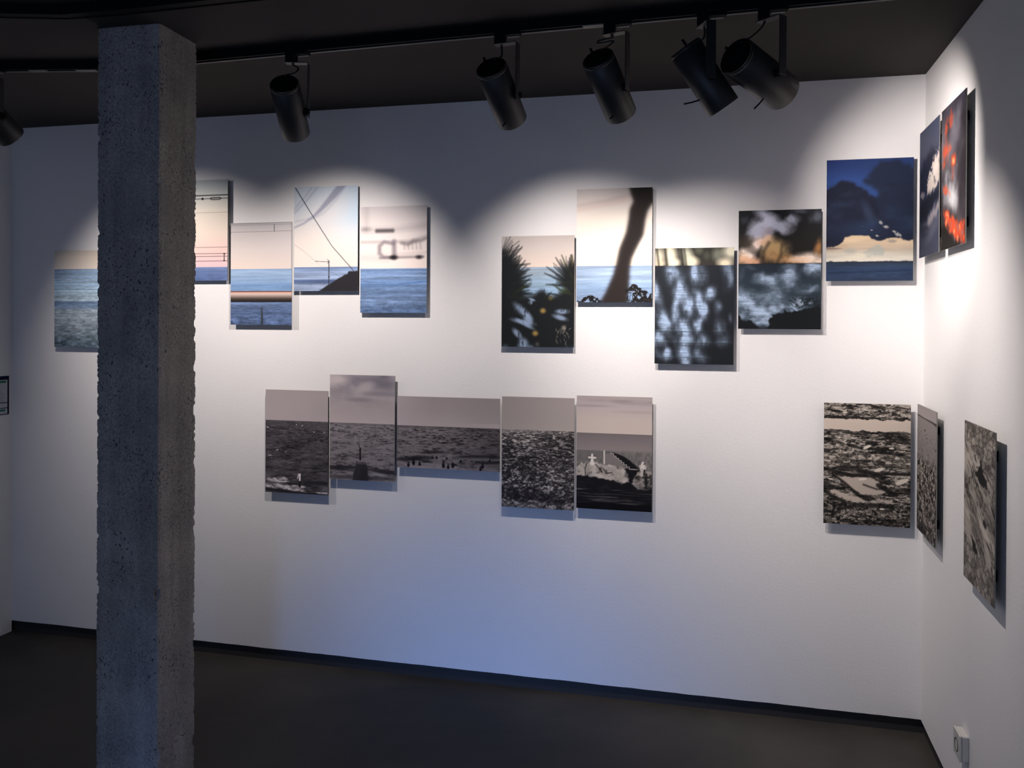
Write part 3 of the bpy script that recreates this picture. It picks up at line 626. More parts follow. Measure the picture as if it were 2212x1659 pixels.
def P_J():
    s = Cv(1, 1.5, N, 10); s.grad([(0, '2c3c74'), (.25, '35508e'), (.5, '34508c'), (1.0, '2a3c5c')])
    u = lambda x: (x - 124) / 980
    v = lambda y: (y - 120) / 930
    c = '24283a'
    s.put('2d4170', .8 * s.ell(.75, .05, .5, .16, 0, 1))
    s.put(c, s.poly([(u(a), v(b)) for a, b in [(100, 480), (180, 450), (240, 390), (300, 380), (370, 365), (430, 400), (480, 440), (540, 450), (600, 520), (700, 580), (760, 640), (1120, 700), (1120, 1400), (100, 1400)]], .012, .035))
    s.put('262e44', s.poly([(u(a), v(b)) for a, b in [(560, 420), (540, 360), (620, 330), (610, 280), (680, 220), (720, 170), (860, 140), (960, 150), (1040, 210), (1130, 280), (1130, 1300), (700, 640), (690, 500), (600, 420)]], .018, .035))
    n = s.noise(.25, .16, 4); s.put('33445f', .55 * np.clip(n, 0, 1) * (s.V > .3)); s.put('1f2636', .6 * np.clip(-n, 0, 1) * (s.V > .3))
    s.put('3d4a66', .6 * s.ell(u(600), v(740), .05, .14, -.4, 1.2)); s.put('2f4060', .5 * s.ell(u(500), v(930), .3, .1, 0, 1.4))
    lower = s.poly([(u(a), v(b)) for a, b in [(90, 1135), (230, 1118), (290, 1080), (320, 1060), (330, 1008), (420, 998), (600, 1000), (650, 1035), (740, 1055), (830, 1030), (960, 1022), (1000, 1060), (1050, 1058), (1120, 1040), (1120, 1292), (90, 1292)]], .005, .010)
    g = np.stack([np.interp(s.V, [.93, 1.0, 1.1, 1.17, 1.26], [hx(q)[k] for q in ('e2cba6', 'e0c8a8', 'c8b6a2', 'd3cdbd', 'e2dcce')]) for k in range(3)], -1)
    s.put(g * (1 + .05 * s.noise(.3, .04, 4))[..., None], lower)
    s.put('a9b2ae', lower * .6 * s.poly([(u(a), v(b)) for a, b in [(540, 1200), (640, 1140), (700, 1110), (800, 1140), (760, 1230), (600, 1230)]], .01, .02)); s.put('a8aea8', lower * .5 * s.ell(u(400), v(1170), .07, .03, 0, .7)); s.put('ebe2c8', lower * .5 * s.ell(u(480), v(1240), .15, .03, -.2, .8)); s.put('8e8a88', lower * .6 * s.ell(u(870), v(1065), .05, .02, 0, .8)); s.put('c8b090', lower * .7 * s.ell(u(300), v(1110), .07, .02, 0, .6))
    s.put('5c4c48', .5 * lower * s.ell(u(170), v(1140), .12, .012, 0, .8))
    for a, b, q, ro in [(740, 850, .028, .8), (800, 900, .03, .3), (925, 985, .035, .8), (890, 955, .02, .5), (530, 878, .012, .8), (640, 935, .012, .3), (700, 1000, .02, .5), (960, 1000, .02, 1)]:
        s.put('b9b8b4', .85 * s.ell(u(a), v(b), q, q * .6, ro, .9) * (s.noise(.03, .03, 2) > -.5))
    s.sea(1.262, 1.5, [(1.262, '2b3648'), (1.3, '2d405e'), (1.36, '2a4068'), (1.5, '2a3d5c')], .06, .08)
    s.line([(.03, 1.40), (.5, 1.39), (1, 1.37)], .012, '1d2a40', .016, .7)
    return s
def P_K():
    s = Cv(1, 1.5, 150, 11); s.grad([(0, '3f455c'), (.3, '4a4e62'), (.6, '3c4054'), (1.5, '3a3e50')])
    s.put('25293a', s.poly([(0, .44), (.25, .40), (.4, .32), (.7, .30), (.95, .34), (.7, .5), (.45, .62), (.4, .78), (0, .82)], .03, .06))
    s.put('cfc4bc', s.poly([(.45, .80), (.42, .66), (.6, .52), (.8, .42), (1.02, .36), (1.02, .72), (.8, .76), (.6, .82)], .012, .07)); s.put('8a8690', .8 * s.poly([(.03, .78), (.1, .72), (.3, .76), (.2, .82)], .01, .03))
    s.put('3f3f4e', .7 * s.ell(.75, .62, .12, .05, .8, .8) * (s.noise(.06, .06, 2) > 0)); s.put('efe4da', .6 * s.ell(.8, .56, .16, .08, -.4, 1))
    s.put('20242f', s.poly([(0, .84), (.5, .82), (1.02, .80), (1.02, .90), (.7, .98), (.4, 1.10), (0, 1.12)], .03, .05))
    s.put('8b868c', s.poly([(.1, 1.16), (.45, 1.08), (.8, .98), (1.02, .93), (1.02, 1.02), (.7, 1.12), (.5, 1.22), (.2, 1.26), (.35, 1.18)], .02, .05)); s.put('2c303e', .9 * s.ell(.3, 1.2, .28, .08, .1, .7)); s.put('5d5f6e', .7 * s.ell(.7, 1.22, .3, .08, -.3, 1.2))
    s.put('50525f', .5 * np.clip(s.noise(.3, .2, 4), 0, 1) * (s.V > 1.2))
    return s
def P_L():
    s = Cv(1, 1.5, 150, 12); s.grad([(0, '3d3a46'), (.4, '4a464c'), (.8, '454044'), (1.5, '33302f')])
    n = s.noise(.3, .25, 5, .6); s.put('77737c', .8 * np.clip(n, 0, 1)); s.put('29252a', .9 * np.clip(-n, 0, 1))
    s.put('6b6772', .6 * s.poly([(.3, .28), (.8, .1), (.7, .5), (.25, .6)], .08, .05)); s.put('2c272c', .8 * s.poly([(.8, .2), (1.02, .3), (1.02, 1.5), (.75, 1.2), (.65, .8), (.9, .6)], .06, .08))
    m = s.poly([(.15, .80), (.3, .62), (.45, .70), (.6, .85), (.75, .95), (.7, 1.08), (.5, 1.16), (.35, 1.06), (.1, .98)], .04, .07); s.put('a9aab0', .85 * m * (.6 + .4 * s.noise(.1, .1, 3))); s.put('cfd0d2', .6 * m * s.ell(.5, 1.02, .25, .12, .4, 1))
    h = s.noise(.08, .09, 3); s.warp(.035, .10, .08)
    for cu, cv, ru, rv, ro, a in [(.22, .20, .05, .10, .5, .7), (.40, .16, .05, .07, .5, .6), (.2, .45, .12, .10, 0, .8), (.12, .55, .05, .08, .3, .7), (.32, .47, .08, .03, 0, .6), (.52, .62, .09, .06, .2, 1), (.2, .86, .1, .04, .2, .7), (.5, .74, .05, .05, 0, .3), (.35, .92, .03, .04, 0, .4)]:
        s.put('d9502f', .9 * a * np.clip(s.ell(cu, cv, ru, rv, ro, 1.3) * (1 + .9 * h), 0, 1))
    s.unwarp(); q = s.poly([(.1, 1.08), (.3, 1.12), (.55, 1.22), (.8, 1.28), (.98, 1.32), (.95, 1.46), (.75, 1.46), (.5, 1.36), (.25, 1.24)], .02, .06)
    s.put('8a3a2e', np.clip(q * 1.2, 0, 1)); s.put('e2512d', np.clip(q * (.75 + .9 * h), 0, 1)); s.put('f08a66', .8 * q * (h > .4)); s.put('f6a46a', .8 * s.ell(.52, .62, .05, .03, .2, .8))
    s.put('1f1d1c', s.poly([(0, 1.2), (.2, 1.26), (.5, 1.42), (.9, 1.52), (0, 1.52)], .02, .03)); s.put('8f8484', .5 * q * (h < -.5))
    return s
def bw(s, seed=0): pass
def ripples(s, v0, v1, base, dark, light_, amt=1.0, k0=.012, k1=.035, u0=.05, u1=.16, slope=0.0):
    V = s.V - slope * s.U; t = np.clip((V - v0) / (v1 - v0), 0, 1)
    a = s.noise(u0, k0, 3, .7) * (1 - t) + s.noise(u1, k1, 4, .75) * t; b = s.noise(.3, .04, 3)
    m = (V >= v0) & (V <= v1 + .6)
    s.put(base, m.astype(float)); s.put(dark, m * np.clip((a * 1.5 + b * .45) * amt, 0, 1)); s.put(light_, m * np.clip(-(a * 1.5 + b * .2) * amt - .15, 0, 1) * .8)
def person(s, u, v, h, col, arm=0, shirt=None):
    s.line([(u, v - h * .42), (u + h * .03, v - h * .05), (u + h * .03, v)], [h * .12, h * .09, h * .05], col, .004); s.line([(u, v - h * .42), (u - h * .06, v - h * .02)], [h * .10, h * .05], col, .004)
    s.line([(u, v - h * .84), (u, v - h * .45)], [h * .14, h * .11], shirt or col, .004); s.blob(u, v - h * .93, h * .055, h * .075, col, soft=.4)
    if arm: s.line([(u - h * .03, v - h * .80), (u - h * .07, v - h * 1.05), (u - h * .12, v - h * 1.28)], h * .05, col, .004)
    else:
        s.line([(u - h * .1, v - h * .8), (u - h * .16, v - h * .55)], h * .05, shirt or col, .004); s.line([(u + h * .1, v - h * .8), (u + h * .15, v - h * .55)], h * .05, col, .004)
def P_a():
    s = Cv(1, 1.5, N, 21); s.grad([(0, '938a8c'), (.44, 'a19799')]); s.put('8b8486', .4 * np.clip(s.noise(.5, .3, 3), 0, 1))
    ripples(s, .445, 1.5, '434044', '232125', '67636a', .85)
    s.put('4e4b4f', .7 * np.clip(1 - (s.V - .445) / .16, 0, 1) * (s.V > .445))
    r = s.rng
    for (a, b, q) in [(.03, .55, .02), (.19, .88, .02), (.07, .96, .035), (.50, .50, .01), (.59, .51, .012), (.78, .60, .012), (.94, .6, .01), (.33, .90, .01)]: s.blob(a, b, q, .006, 'c4bdbf', soft=.8)
    fo = np.zeros_like(s.U)
    for cu, cv, ru, rv, ro in [(.15, 1.315, .12, .03, .1), (.28, 1.30, .08, .035, 0), (.25, 1.33, .12, .02, 0), (.10, 1.41, .12, .03, .05), (.30, 1.405, .16, .035, .1), (.45, 1.44, .2, .03, .12), (.58, 1.40, .06, .02, 0), (.92, 1.47, .1, .012, 0), (.5, 1.40, .1, .02, 0)]: fo = np.maximum(fo, s.ell(cu, cv, ru, rv, ro, .8))
    s.put('c9c3c6', np.clip(fo * (.75 + .6 * s.noise(.05, .02, 3)), 0, 1) * .9)
    s.put('26242a', .85 * s.ell(.8, 1.33, .25, .03, 0, .8)); s.put('222026', .8 * s.ell(.3, 1.475, .5, .02, .05, .7))
    person(s, .555, 1.41, .235, '201e22', shirt='cfcacc'); s.line([(.585, 1.25), (.595, 1.30)], .02, '2a282c', .005)
    return s
def P_b():
    s = Cv(1, 1.5, N, 22); s.grad([(0, '88828a'), (.25, '8f888c'), (.5, '9a9092'), (.68, 'a89d9e')])
    n = s.noise(.28, .14, 5); s.put('5d5960', .8 * np.clip(n, 0, 1) * np.clip(1 - s.V / .5, 0, 1)); s.put('aaa1a2', .6 * np.clip(-n, 0, 1) * np.clip(1 - s.V / .7, 0, 1))
    s.put('66626a', .7 * s.ell(.75, .10, .4, .08, .1, 1.2)); s.put('6a666c', .6 * s.ell(.8, .26, .25, .035, 0, 1.2)); s.put('9c9497', .8 * s.ell(.56, .16, .12, .06, -.3, 1)); s.put('b5aaaa', .7 * s.ell(.1, .07, .18, .07, 0, 1.2)); s.put('6b676d', .5 * s.ell(.45, .35, .2, .03, 0, 1.1))
    ripples(s, .685, 1.5, '716c70', '2a282c', '8f8a8e', .72)
    s.put('5c585c', .6 * np.clip(1 - (s.V - .685) / .06, 0, 1) * (s.V > .685)); s.put('242226', .8 * s.ell(.2, 1.33, .28, .035, -.05, .8)); s.put('242226', .8 * s.ell(.85, 1.36, .28, .03, .1, .8)); s.put('2a282c', .6 * s.ell(.5, 1.46, .6, .03, 0, .8))
    s.put('2e2d30', s.poly([(.41, 1.235), (.56, 1.24), (.585, 1.30), (.61, 1.51), (.355, 1.51), (.385, 1.36)], .004, .006)); s.put('59575a', .7 * s.poly([(.415, 1.238), (.555, 1.243), (.57, 1.27), (.41, 1.265)], .006)); s.put('222124', .5 * s.poly([(.5, 1.3), (.58, 1.3), (.61, 1.51), (.45, 1.51)], .03))
    person(s, .475, 1.215, .185, '1b191c', arm=1); s.line([(.415, .972), (.46, .975)], .007, '1b191c', .004)
    return s
def P_c():
    s = Cv(1.5, 1, N, 23); s.grad([(0, '8a8182'), (.2, '938a8a'), (.41, 'a49a9a')]); s.put('a89da2', .6 * np.clip(1 - s.U / .5, 0, 1) * (s.V < .42)); s.put('77706f', .4 * np.clip(s.U - .8, 0, 1) * (s.V < .35))
    s.put('6f6a6b', ((s.V > .408)).astype(float)); ripples(s, .415, 1.0, '6a6567', '211f21', '8b8486', .85, .010, .03, .05, .14)
    s.put('1e1c1f', .42 * np.clip((s.U - .7) / .8, 0, 1) * (s.V > .41)); s.put('4a4648', .6 * np.clip(1 - (s.V - .41) / .05, 0, 1) * (s.V > .41))
    for q in [(.15, .88, .18, .03), (.35, .86, .18, .03), (.55, .77, .2, .02), (1.2, .80, .3, .02), (1.35, .88, .2, .02)]: s.put('1f1d20', .75 * s.ell(*q, -.05, .9))
    s.put('837c80', .75 * np.clip((s.V - .93) / .05, 0, 1) * (.6 + .4 * s.noise(.2, .03, 3))); s.put('918a8e', .5 * s.ell(.4, .97, .5, .04, 0, .8))
    for x, y, h in [(270, 1330, 95), (360, 1300, 140), (465, 1310, 95), (680, 1190, 60), (755, 1190, 60), (925, 1195, 50), (868, 1340, 130), (950, 1355, 90), (1028, 1340, 110), (1158, 1250, 60), (1525, 1345, 110), (1490, 1385, 90), (1640, 1225, 45), (1350, 1230, 20), (1020, 1040, 20)]:
        vv = (y - 120 - 60 * (x - 70) / 1735) / 1215; uu = (x - 70) / 1157
        person(s, uu, vv, h / 1200, '161417'); s.blob(uu, vv - h / 1200 * .3, .014 + h / 16000, h / 1200 * .3, '161417', soft=.5)
    return s
def P_d():
    s = Cv(1, 1.5, 210, 24); s.grad([(0, '8d8584'), (.3, '958d8a'), (.44, '9b938f')])
    a = s.noise(.045, .012, 3, .8); b = s.noise(.05, .03, 3, .9); t = np.clip((s.V - .445) / 1.0, 0, 1); n = a * (1 - t) + b * t; m = (s.V > .445)
    s.put('555152', m.astype(float)); d = s.noise(.4, .3, 3)
    s.put('1f1e20', m * np.clip(n * 1.1 + .25 + .3 * d + .25 * t, 0, 1)); s.put('b3ada9', m * np.clip(-n * 1.7 - .35 - .3 * d + .45 * (1 - s.U) * (1 - t), 0, 1))
    s.put('8e8885', .8 * m * np.clip(1 - (s.V - .445) / .10, 0, 1) * np.clip(1.1 - s.U, 0, 1)); s.put('1d1c1e', .6 * m * s.ell(.45, 1.33, .6, .08, .05, 1)); s.put('b5aea8', .5 * s.ell(.83, .60, .05, .02, .2, .8) * (n < .2))
    s.put('7d7775', .45 * m * np.clip((s.V - 1.40) / .05, 0, 1) * (s.noise(.05, .02, 3) > -.2))
    return s
def P_e():
    s = Cv(1, 1.5, N, 25); s.grad([(0, '9b9190'), (.12, 'a3999a'), (.3, 'b4a8a2'), (.49, 'bcb0a8')])
    s.put('837b7b', .8 * s.ell(.7, .07, .5, .03, .04, 1) * (.6 + .5 * s.noise(.2, .03, 3))); s.put('8a8283', .6 * s.ell(.15, .13, .3, .015, 0, 1)); s.put('958c8a', .4 * s.ell(.8, .2, .3, .02, 0, 1))
    s.put('7b7474', ((s.V > .49)).astype(float)); s.grad([(.49, '6b6566'), (.6, '797172'), (.72, '857c7b')], (s.V > .49).astype(float))
    wall = (s.V > .715 + .004 * s.noise(.03, 1, 2)); g = s.noise(.02, .05, 3)
    s.put('6a6665', wall.astype(float)); s.put('4f4c4c', wall * .6 * np.clip(g, 0, 1)); s.put('8d8784', wall * .5 * np.clip(-g, 0, 1) * (s.U > .5)); s.line([(0, .717), (1, .73)], .006, '8d8784', .005, .8)
    u = lambda x: (x - 982) / 884
    v = lambda y: (y - 88) / 905
    rk = s.poly([(u(a), v(b)) for a, b in [(960, 870), (1060, 880), (1110, 900), (1240, 885), (1350, 905), (1500, 920), (1580, 930), (1560, 1000), (1600, 1110), (1540, 1120), (1300, 1070), (1150, 1060), (1060, 1045), (960, 1050)]], .003, .025)
    n = s.noise(.08, .07, 4, .7); s.put('9d968f', rk); s.put('3f3c3b', rk * np.clip(n * 1.2 - .15, 0, 1)); s.put('c2bab2', rk * np.clip(-n - .1, 0, 1))
    for pts in [[(1110, 890), (1085, 960), (1090, 1040)], [(1210, 910), (1260, 960), (1290, 1000)], [(1300, 960), (1340, 1010), (1400, 1000)]]: s.line([(u(a), v(b)) for a, b in pts], .014, '2a2828', .01, .8)
    s.put('17171a', s.poly([(u(a), v(b)) for a, b in [(960, 1050), (1060, 1048), (1150, 1065), (1300, 1075), (1540, 1120), (1600, 1100), (1580, 1020), (1550, 950), (1620, 945), (1730, 960), (1690, 1000), (1650, 1080), (1640, 1140), (1720, 1180), (1900, 1100), (1900, 1500), (960, 1500)]], .004, .02))
    rr = s.poly([(u(a), v(b)) for a, b in [(1640, 1130), (1660, 1060), (1690, 985), (1740, 980), (1800, 960), (1900, 975), (1900, 1120), (1840, 1160), (1760, 1190), (1720, 1180)]], .003, .02); s.put('8f8882', rr); s.put('2c2a2a', rr * np.clip(n * 1.3, 0, 1)); s.put('b5ada6', rr * np.clip(-n - .2, 0, 1)); s.line([(u(1800), v(1000)), (u(1800), v(1160))], .03, '1c1b1c', .02, .9)
    s.put('17171a', s.poly([(u(a), v(b)) for a, b in [(1390, 755), (1480, 775), (1560, 812), (1640, 870), (1725, 943), (1600, 943), (1545, 900), (1500, 850), (1440, 805)]], .002, .003))
    st = [(1390, 760), (1390, 772), (1420, 772), (1420, 800), (1450, 800), (1450, 825), (1480, 825), (1480, 850), (1512, 850), (1512, 872), (1540, 872), (1540, 897), (1572, 897), (1572, 922), (1605, 922), (1605, 948), (1700, 950)]
    s.line([(u(a), v(b)) for a, b in st], .010, 'aaa29c', .005, .9)
    s.put('75706e', s.poly([(u(a), v(b)) for a, b in [(1330, 770), (1385, 775), (1415, 800), (1445, 828), (1475, 852), (1505, 875), (1535, 900), (1565, 925), (1500, 915), (1330, 895)]], .003))
    s.line([(u(1310), v(745)), (u(1312), v(895))], .020, 'c8c0ba', .004); s.line([(u(1168), v(792)), (u(1168), v(850)), (u(1168), v(895))], [.024, .03, .06], 'd5cdc6', .004); s.line([(u(1130), v(828)), (u(1207), v(830))], .024, 'd5cdc6', .004)
    s.blob(u(1762), v(868), .018, .018, 'cfc7c0', soft=.3); s.line([(u(1762), v(890)), (u(1758), v(945))], [.055, .06], 'cfc7c0', .005); s.line([(u(1725), v(900)), (u(1735), v(945)), (u(1790), v(940)), (u(1798), v(905))], .016, 'b9b1aa', .005); s.line([(u(1760), v(950)), (u(1750), v(1010))], .045, 'b5ada6', .006); s.line([(u(1780), v(955)), (u(1775), v(1010))], .025, '2a2828', .008, .9); s.blob(u(1775), v(880), .01, .012, '4a4644', soft=.5)
    l = s.noise(.35, .012, 4); s.put('77716f', .8 * (s.V > 1.23) * (s.V < 1.42) * np.clip(l - .15, 0, 1)); s.put('2a2a2e', .5 * (s.V > 1.1) * np.clip(s.noise(.1, .05, 3), 0, 1) * (s.V < 1.25)); s.put('101013', np.clip((s.V - 1.40) / .03, 0, 1))
    return s
def rocky(s, m, dk='242221', md='8b847d', lt='b9b0a6', su=.05, sv=.03, bias=0.0, slope=0.0, ed=.45):
    """angular rubble: voronoi-like facets"""
    r = s.rng; nx = max(4, int(s.W / su)); ny = max(4, int(s.H / sv)); px = (np.arange(nx) + .5)[None, :] + r.uniform(-.45, .45, (ny, nx)); py = (np.arange(ny) + .5)[:, None] + r.uniform(-.45, .45, (ny, nx)); val = r.rand(ny, nx)
    x = (s.U + .02 * s.noise(.06, .04, 3)) / su; y = (s.V + slope * s.U + .012 * s.noise(.05, .03, 3)) / sv; d1 = np.full(s.U.shape, 9.); d2 = d1.copy(); vv = np.zeros_like(d1)
    xi = np.floor(x).astype(int); yi = np.floor(y).astype(int)
    for dy in (-1, 0, 1):
        for dx in (-1, 0, 1):
            a = np.mod(yi + dy, ny); b = np.mod(xi + dx, nx); d = np.hypot(px[a, b] + (xi + dx - b) - x, py[a, b] + (yi + dy - a) - y)
            n1 = d < d1; d2 = np.where(n1, d1, np.minimum(d2, d)); vv = np.where(n1, val[a, b], vv); d1 = np.where(n1, d, d1)
    e = np.clip((d2 - d1) / .35, 0, 1); t = np.clip(vv * 1.1 + bias + .15 * s.noise(.03, .02, 2), 0, 1)
    c = np.where((t < .5)[..., None], hx(dk) + (hx(md) - hx(dk)) * (t / .5)[..., None], hx(md) + (hx(lt) - hx(md)) * ((t - .5) / .5)[..., None])
    s.put(np.clip(c * (ed + (1 - ed) * e + .16 * s.noise(.02, .012, 2))[..., None], 0, 1), m)
def P_f():
    s = Cv(1, 1.5, 200, 26); one = np.ones_like(s.U); rocky(s, one, '1b1a19', '857d75', 'b3aaa0', .055, .022, .05, .12, .5)
    x1 = s.rnoise(.09, .016, 4, .75, .10); s.put('151413', .8 * np.clip(x1 * 2.2 - .35, 0, 1)); s.put('beb5aa', .6 * np.clip(-x1 * 2.2 - .5, 0, 1))
    rocky(s, (s.V > 1.22) * 1.0, '1b1a19', '6f6862', '9c948a', .035, .022); rocky(s, ((s.V > .62) & (s.V < .8)) * .9, '3a3633', '8f877e', 'b8afa4', .08, .035)
    L = np.clip(s.noise(.25, .05, 3) * 1.5, 0, 1); s.put('151414', .75 * L * (s.V > .3))
    wob = .012 * s.noise(.05, .05, 3)
    s.put('b9aca0', (((s.V + wob) > .195) & ((s.V + wob) < .33 + .02 * s.U)).astype(float)); s.put('1c1b1a', .8 * ((s.V + wob > .16) & (s.V + wob < .196)) * (s.noise(.1, .03, 2) > -.4)); s.put('1c1b1a', .6 * ((s.V + wob > .335) & (s.V + wob < .37)) * (s.noise(.1, .03, 2) > -.2))
    u = lambda x: (x - 95) / 955
    v = lambda y: (y - 108) / 895
    for pts in [[(190, 890), (300, 930), (480, 925), (560, 930), (640, 930), (720, 960), (700, 1040), (780, 1080), (640, 1120), (520, 1110), (380, 1040), (260, 950)], [(160, 1075), (250, 1070), (330, 1110), (450, 1140), (560, 1175), (560, 1200), (430, 1200), (330, 1160), (200, 1110)], [(640, 1160), (800, 1160), (960, 1190), (800, 1200)]]:
        s.put('a99d93', s.poly([(u(a), v(b)) for a, b in pts], .002, .015))
    for pts, w_ in [([(200, 900), (330, 990), (440, 1080)], .03), ([(100, 840), (200, 860), (400, 900), (560, 900)], .04), ([(490, 850), (620, 870), (760, 920)], .06), ([(540, 1000), (600, 1020), (690, 1045)], .018), ([(100, 1090), (250, 1170), (330, 1200)], .04), ([(440, 1090), (540, 1150), (600, 1170)], .03), ([(370, 570), (520, 600), (740, 600)], .03), ([(580, 540), (670, 545)], .05), ([(700, 1000), (820, 1060), (900, 1100)], .05)]: s.line([(u(a), v(b)) for a, b in pts], w_, '1a1918', .02, .85)
    for a, b, q, ro in [(575, 585, .05, -.5), (845, 590, .03, 0), (745, 1260, .03, 0), (710, 830, .06, -.3), (530, 940, .05, -.2), (960, 950, .08, -.4)]: s.put('c9c0b4', s.ell(u(a), v(b), q, q * .35, ro, .3))
    return s
def P_g():
    s = Cv(1, 1.5, 150, 27); s.grad([(0, '8f8785'), (.14, '989090')]); s.grad([(.14, '837d7b'), (.6, '7d7775'), (1.5, '6d6764')], (s.V > .13).astype(float))
    rocky(s, np.clip((s.V - .55 + .06 * s.noise(.15, .1, 3)) / .15, 0, 1), '2c2a29', '7a736e', 'aaa29a', .06, .045, -.05); s.put('242221', .7 * np.clip(s.noise(.04, .012, 3) - .6, 0, 1) * 3 * (s.V > .3) * (s.V < .7))
    s.line([(0, .125), (.4, .135), (.8, .14), (1, .15)], [.015, .012, .02, .03], '3a3736', .01); s.blob(.42, .27, .03, .012, '2a2827', soft=.5); s.line([(.27, .50), (.27, .62)], .012, '2a2827', .008); s.put('242222', .8 * np.clip((s.V - 1.3) / .15, 0, 1) * np.clip(1.3 - s.U, 0, 1) * (s.noise(.1, .08, 2) > -.2))
    return s
def P_h():
    s = Cv(1, 1.5, 190, 28); s.put('8d867f', np.ones_like(s.U))
    n1 = s.rnoise(.42, .14, 5, .6, .45); n2 = s.rnoise(.14, .035, 4, .7, .5); rid = 1 - np.abs(s.rnoise(.30, .10, 4, .6, .5)) * 3.2
    s.put('57524e', .85 * np.clip(n1 * 1.3, 0, 1)); s.put('aba39a', .8 * np.clip(-n1 * 1.3, 0, 1)); s.put('45413e', .6 * np.clip(n2 * 1.3 - .1, 0, 1)); s.put('b5ada4', .5 * np.clip(-n2 * 1.3 - .1, 0, 1))
    s.put('211f1e', .85 * np.clip(rid * 2.2 - 1.1, 0, 1) * np.clip(.6 + s.rnoise(.3, .3, 2, .5, 0), 0, 1))
    rocky(s, ((s.V < .16 + .30 * s.U) & (s.U > .08)) * .65, '34302f', '77706a', 'a29a90', .10, .06); rocky(s, (s.V > 1.12 + .1 * s.U) * .55, '3a3635', '7d766f', 'aca49a', .09, .09)
    s.put('141313', s.poly([(.33, .44), (.45, .41), (.52, .36), (.56, .27), (.60, .40), (.72, .44), (.78, .52), (.6, .54), (.5, .50)], .004, .02)); s.put('181717', s.poly([(.26, 1.04), (.4, 1.10), (.52, 1.19), (.35, 1.18)], .006, .02)); s.put('1c1a1a', .9 * s.ell(.70, .85, .06, .03, .3, .6)); s.put('211f1e', .85 * s.poly([(.84, .62), (1.0, .70), (1.0, .76)], .006, .01))
    s.put('c0b7ad', .75 * s.poly([(.5, .83), (.75, .90), (.9, .98), (.7, .97), (.55, .90)], .005, .01)); s.put('b5ada3', .7 * s.poly([(.0, .80), (.2, .86), (.22, .93), (.05, .9)], .005, .01)); s.put('b5ada3', .6 * s.poly([(.0, .24), (.3, .36), (.28, .42), (0, .33)], .01, .02))
    return s

def picture_mesh(name, s, w, h, T, parent, mtl, k):
    """grid of coloured vertices carrying a flat print; T maps (across, up) to local space"""
    ny, nx = s.ny, s.nx
    a = (s.U / s.W).ravel() * w; b = -(s.V / s.H).ravel() * h
    co = np.stack([np.full_like(a, T[0][i]) + a * T[1][i] + b * T[2][i] for i in range(3)], -1)
    me = bpy.data.meshes.new(name); me.vertices.add(nx * ny); me.vertices.foreach_set('co', co.ravel().astype(np.float32))
    idx = np.arange(nx * ny).reshape(ny, nx); q = np.stack([idx[1:, :-1], idx[1:, 1:], idx[:-1, 1:], idx[:-1, :-1]], -1).reshape(-1, 4)
    me.loops.add(q.size); me.loops.foreach_set('vertex_index', q.ravel().astype(np.int32)); me.polygons.add(len(q))
    me.polygons.foreach_set('loop_start', (np.arange(len(q)) * 4).astype(np.int32)); me.polygons.foreach_set('loop_total', np.full(len(q), 4, np.int32)); me.update(calc_edges=True)
    ca = me.color_attributes.new('picture', 'FLOAT_COLOR', 'POINT')
    c = lin(np.clip(s.c, 0, 1)) * k; c = np.clip(c, 0, 0.9)
    ca.data.foreach_set('color', np.concatenate([c, np.ones((ny, nx, 1))], -1).reshape(-1).astype(np.float32))
    me.materials.append(mtl); o = bpy.data.objects.new(name, me); sc.collection.objects.link(o); o.parent = parent
    return o
OFF = 0.028   # print face stands this far off the wall
def wall_print(label, fn, kx, x0, z1, side='front', group='colour sea prints in the upper row', wide=False, gain=1.0):
    w, h = (0.5, 0.333) if wide else (0.333, 0.5)
    loc = (x0, -OFF, z1) if side == 'front' else (XR - OFF, x0, z1)
    root = thing('photo_print', label, 'photograph', loc, group)
    if side == 'front': across, outn = Vector((1, 0, 0)), Vector((0, -1, 0))
    else: across, outn = Vector((0, -1, 0)), Vector((-1, 0, 0))
    Mx = Matrix(((across.x, 0, outn.x, 0), (across.y, 0, outn.y, 0), (0, 1, 0, 0), (0, 0, 0, 1)))   # local: x across, y up, z out of the wall
    B('backing_board', M_edge, root, 0, w, -h, 0, -0.003, 0, M=Mx)
    e = outn * 0.0004
    picture_mesh('print_face', fn(), w, h, (e, across, Vector((0, 0, 1))), root, M_print, gain)
    for yy in (-0.075, -h + 0.075):      # hanging battens behind, set well in from the edges
        B('hanging_batten', M_alu, root, 0.075, w - 0.075, yy - 0.008, yy + 0.008, -OFF, -0.003, M=Mx)
        B('hanging_hook', M_cap, root, w - 0.070, w - 0.058, yy - 0.016, yy + 0.016, -OFF + 0.004, -0.003, bevel=0.002, M=Mx)
    return root
U_ = 1.02
dz = 0.03
wall_print('sea print with rippled pale water, partly hidden by the left side of the column', P_A, 1, -3.443, 2.000 + dz, gain=1.25)
wall_print('pink dusk sky print with thick cables, touching the right side of the column', P_B0, 1, -2.756, 2.340 + dz, gain=U_)
wall_print('sea print crossed by a blurred brown handrail, right of the pink cable print', P_B, 1, -2.405, 2.122 + dz, gain=U_)
wall_print('sea print with a diagonal cable, aerial and black roof corner', P_C, 1, -2.060, 2.287 + dz, gain=U_)
wall_print('sea print with blurred grey pulley shapes in the sky', P_D, 1, -1.713, 2.183 + dz, gain=U_)
wall_print('sea print behind dark spiky palm leaves', P_E, 1, -1.018, 2.031 + dz, gain=.95)
wall_print('print of a blurred dark tree trunk leaning across pale sky and sea', P_F, 1, -.675, 2.233 + dz, gain=0.95)
wall_print('dark print of sea seen through blurred vertical branches, lowest of the upper row', P_G, 1, -.329, 1.966 + dz, gain=0.95)
wall_print('dark print of blurred foliage with an orange sunset strip', P_I, 1, .022, 2.120 + dz, gain=1.0)
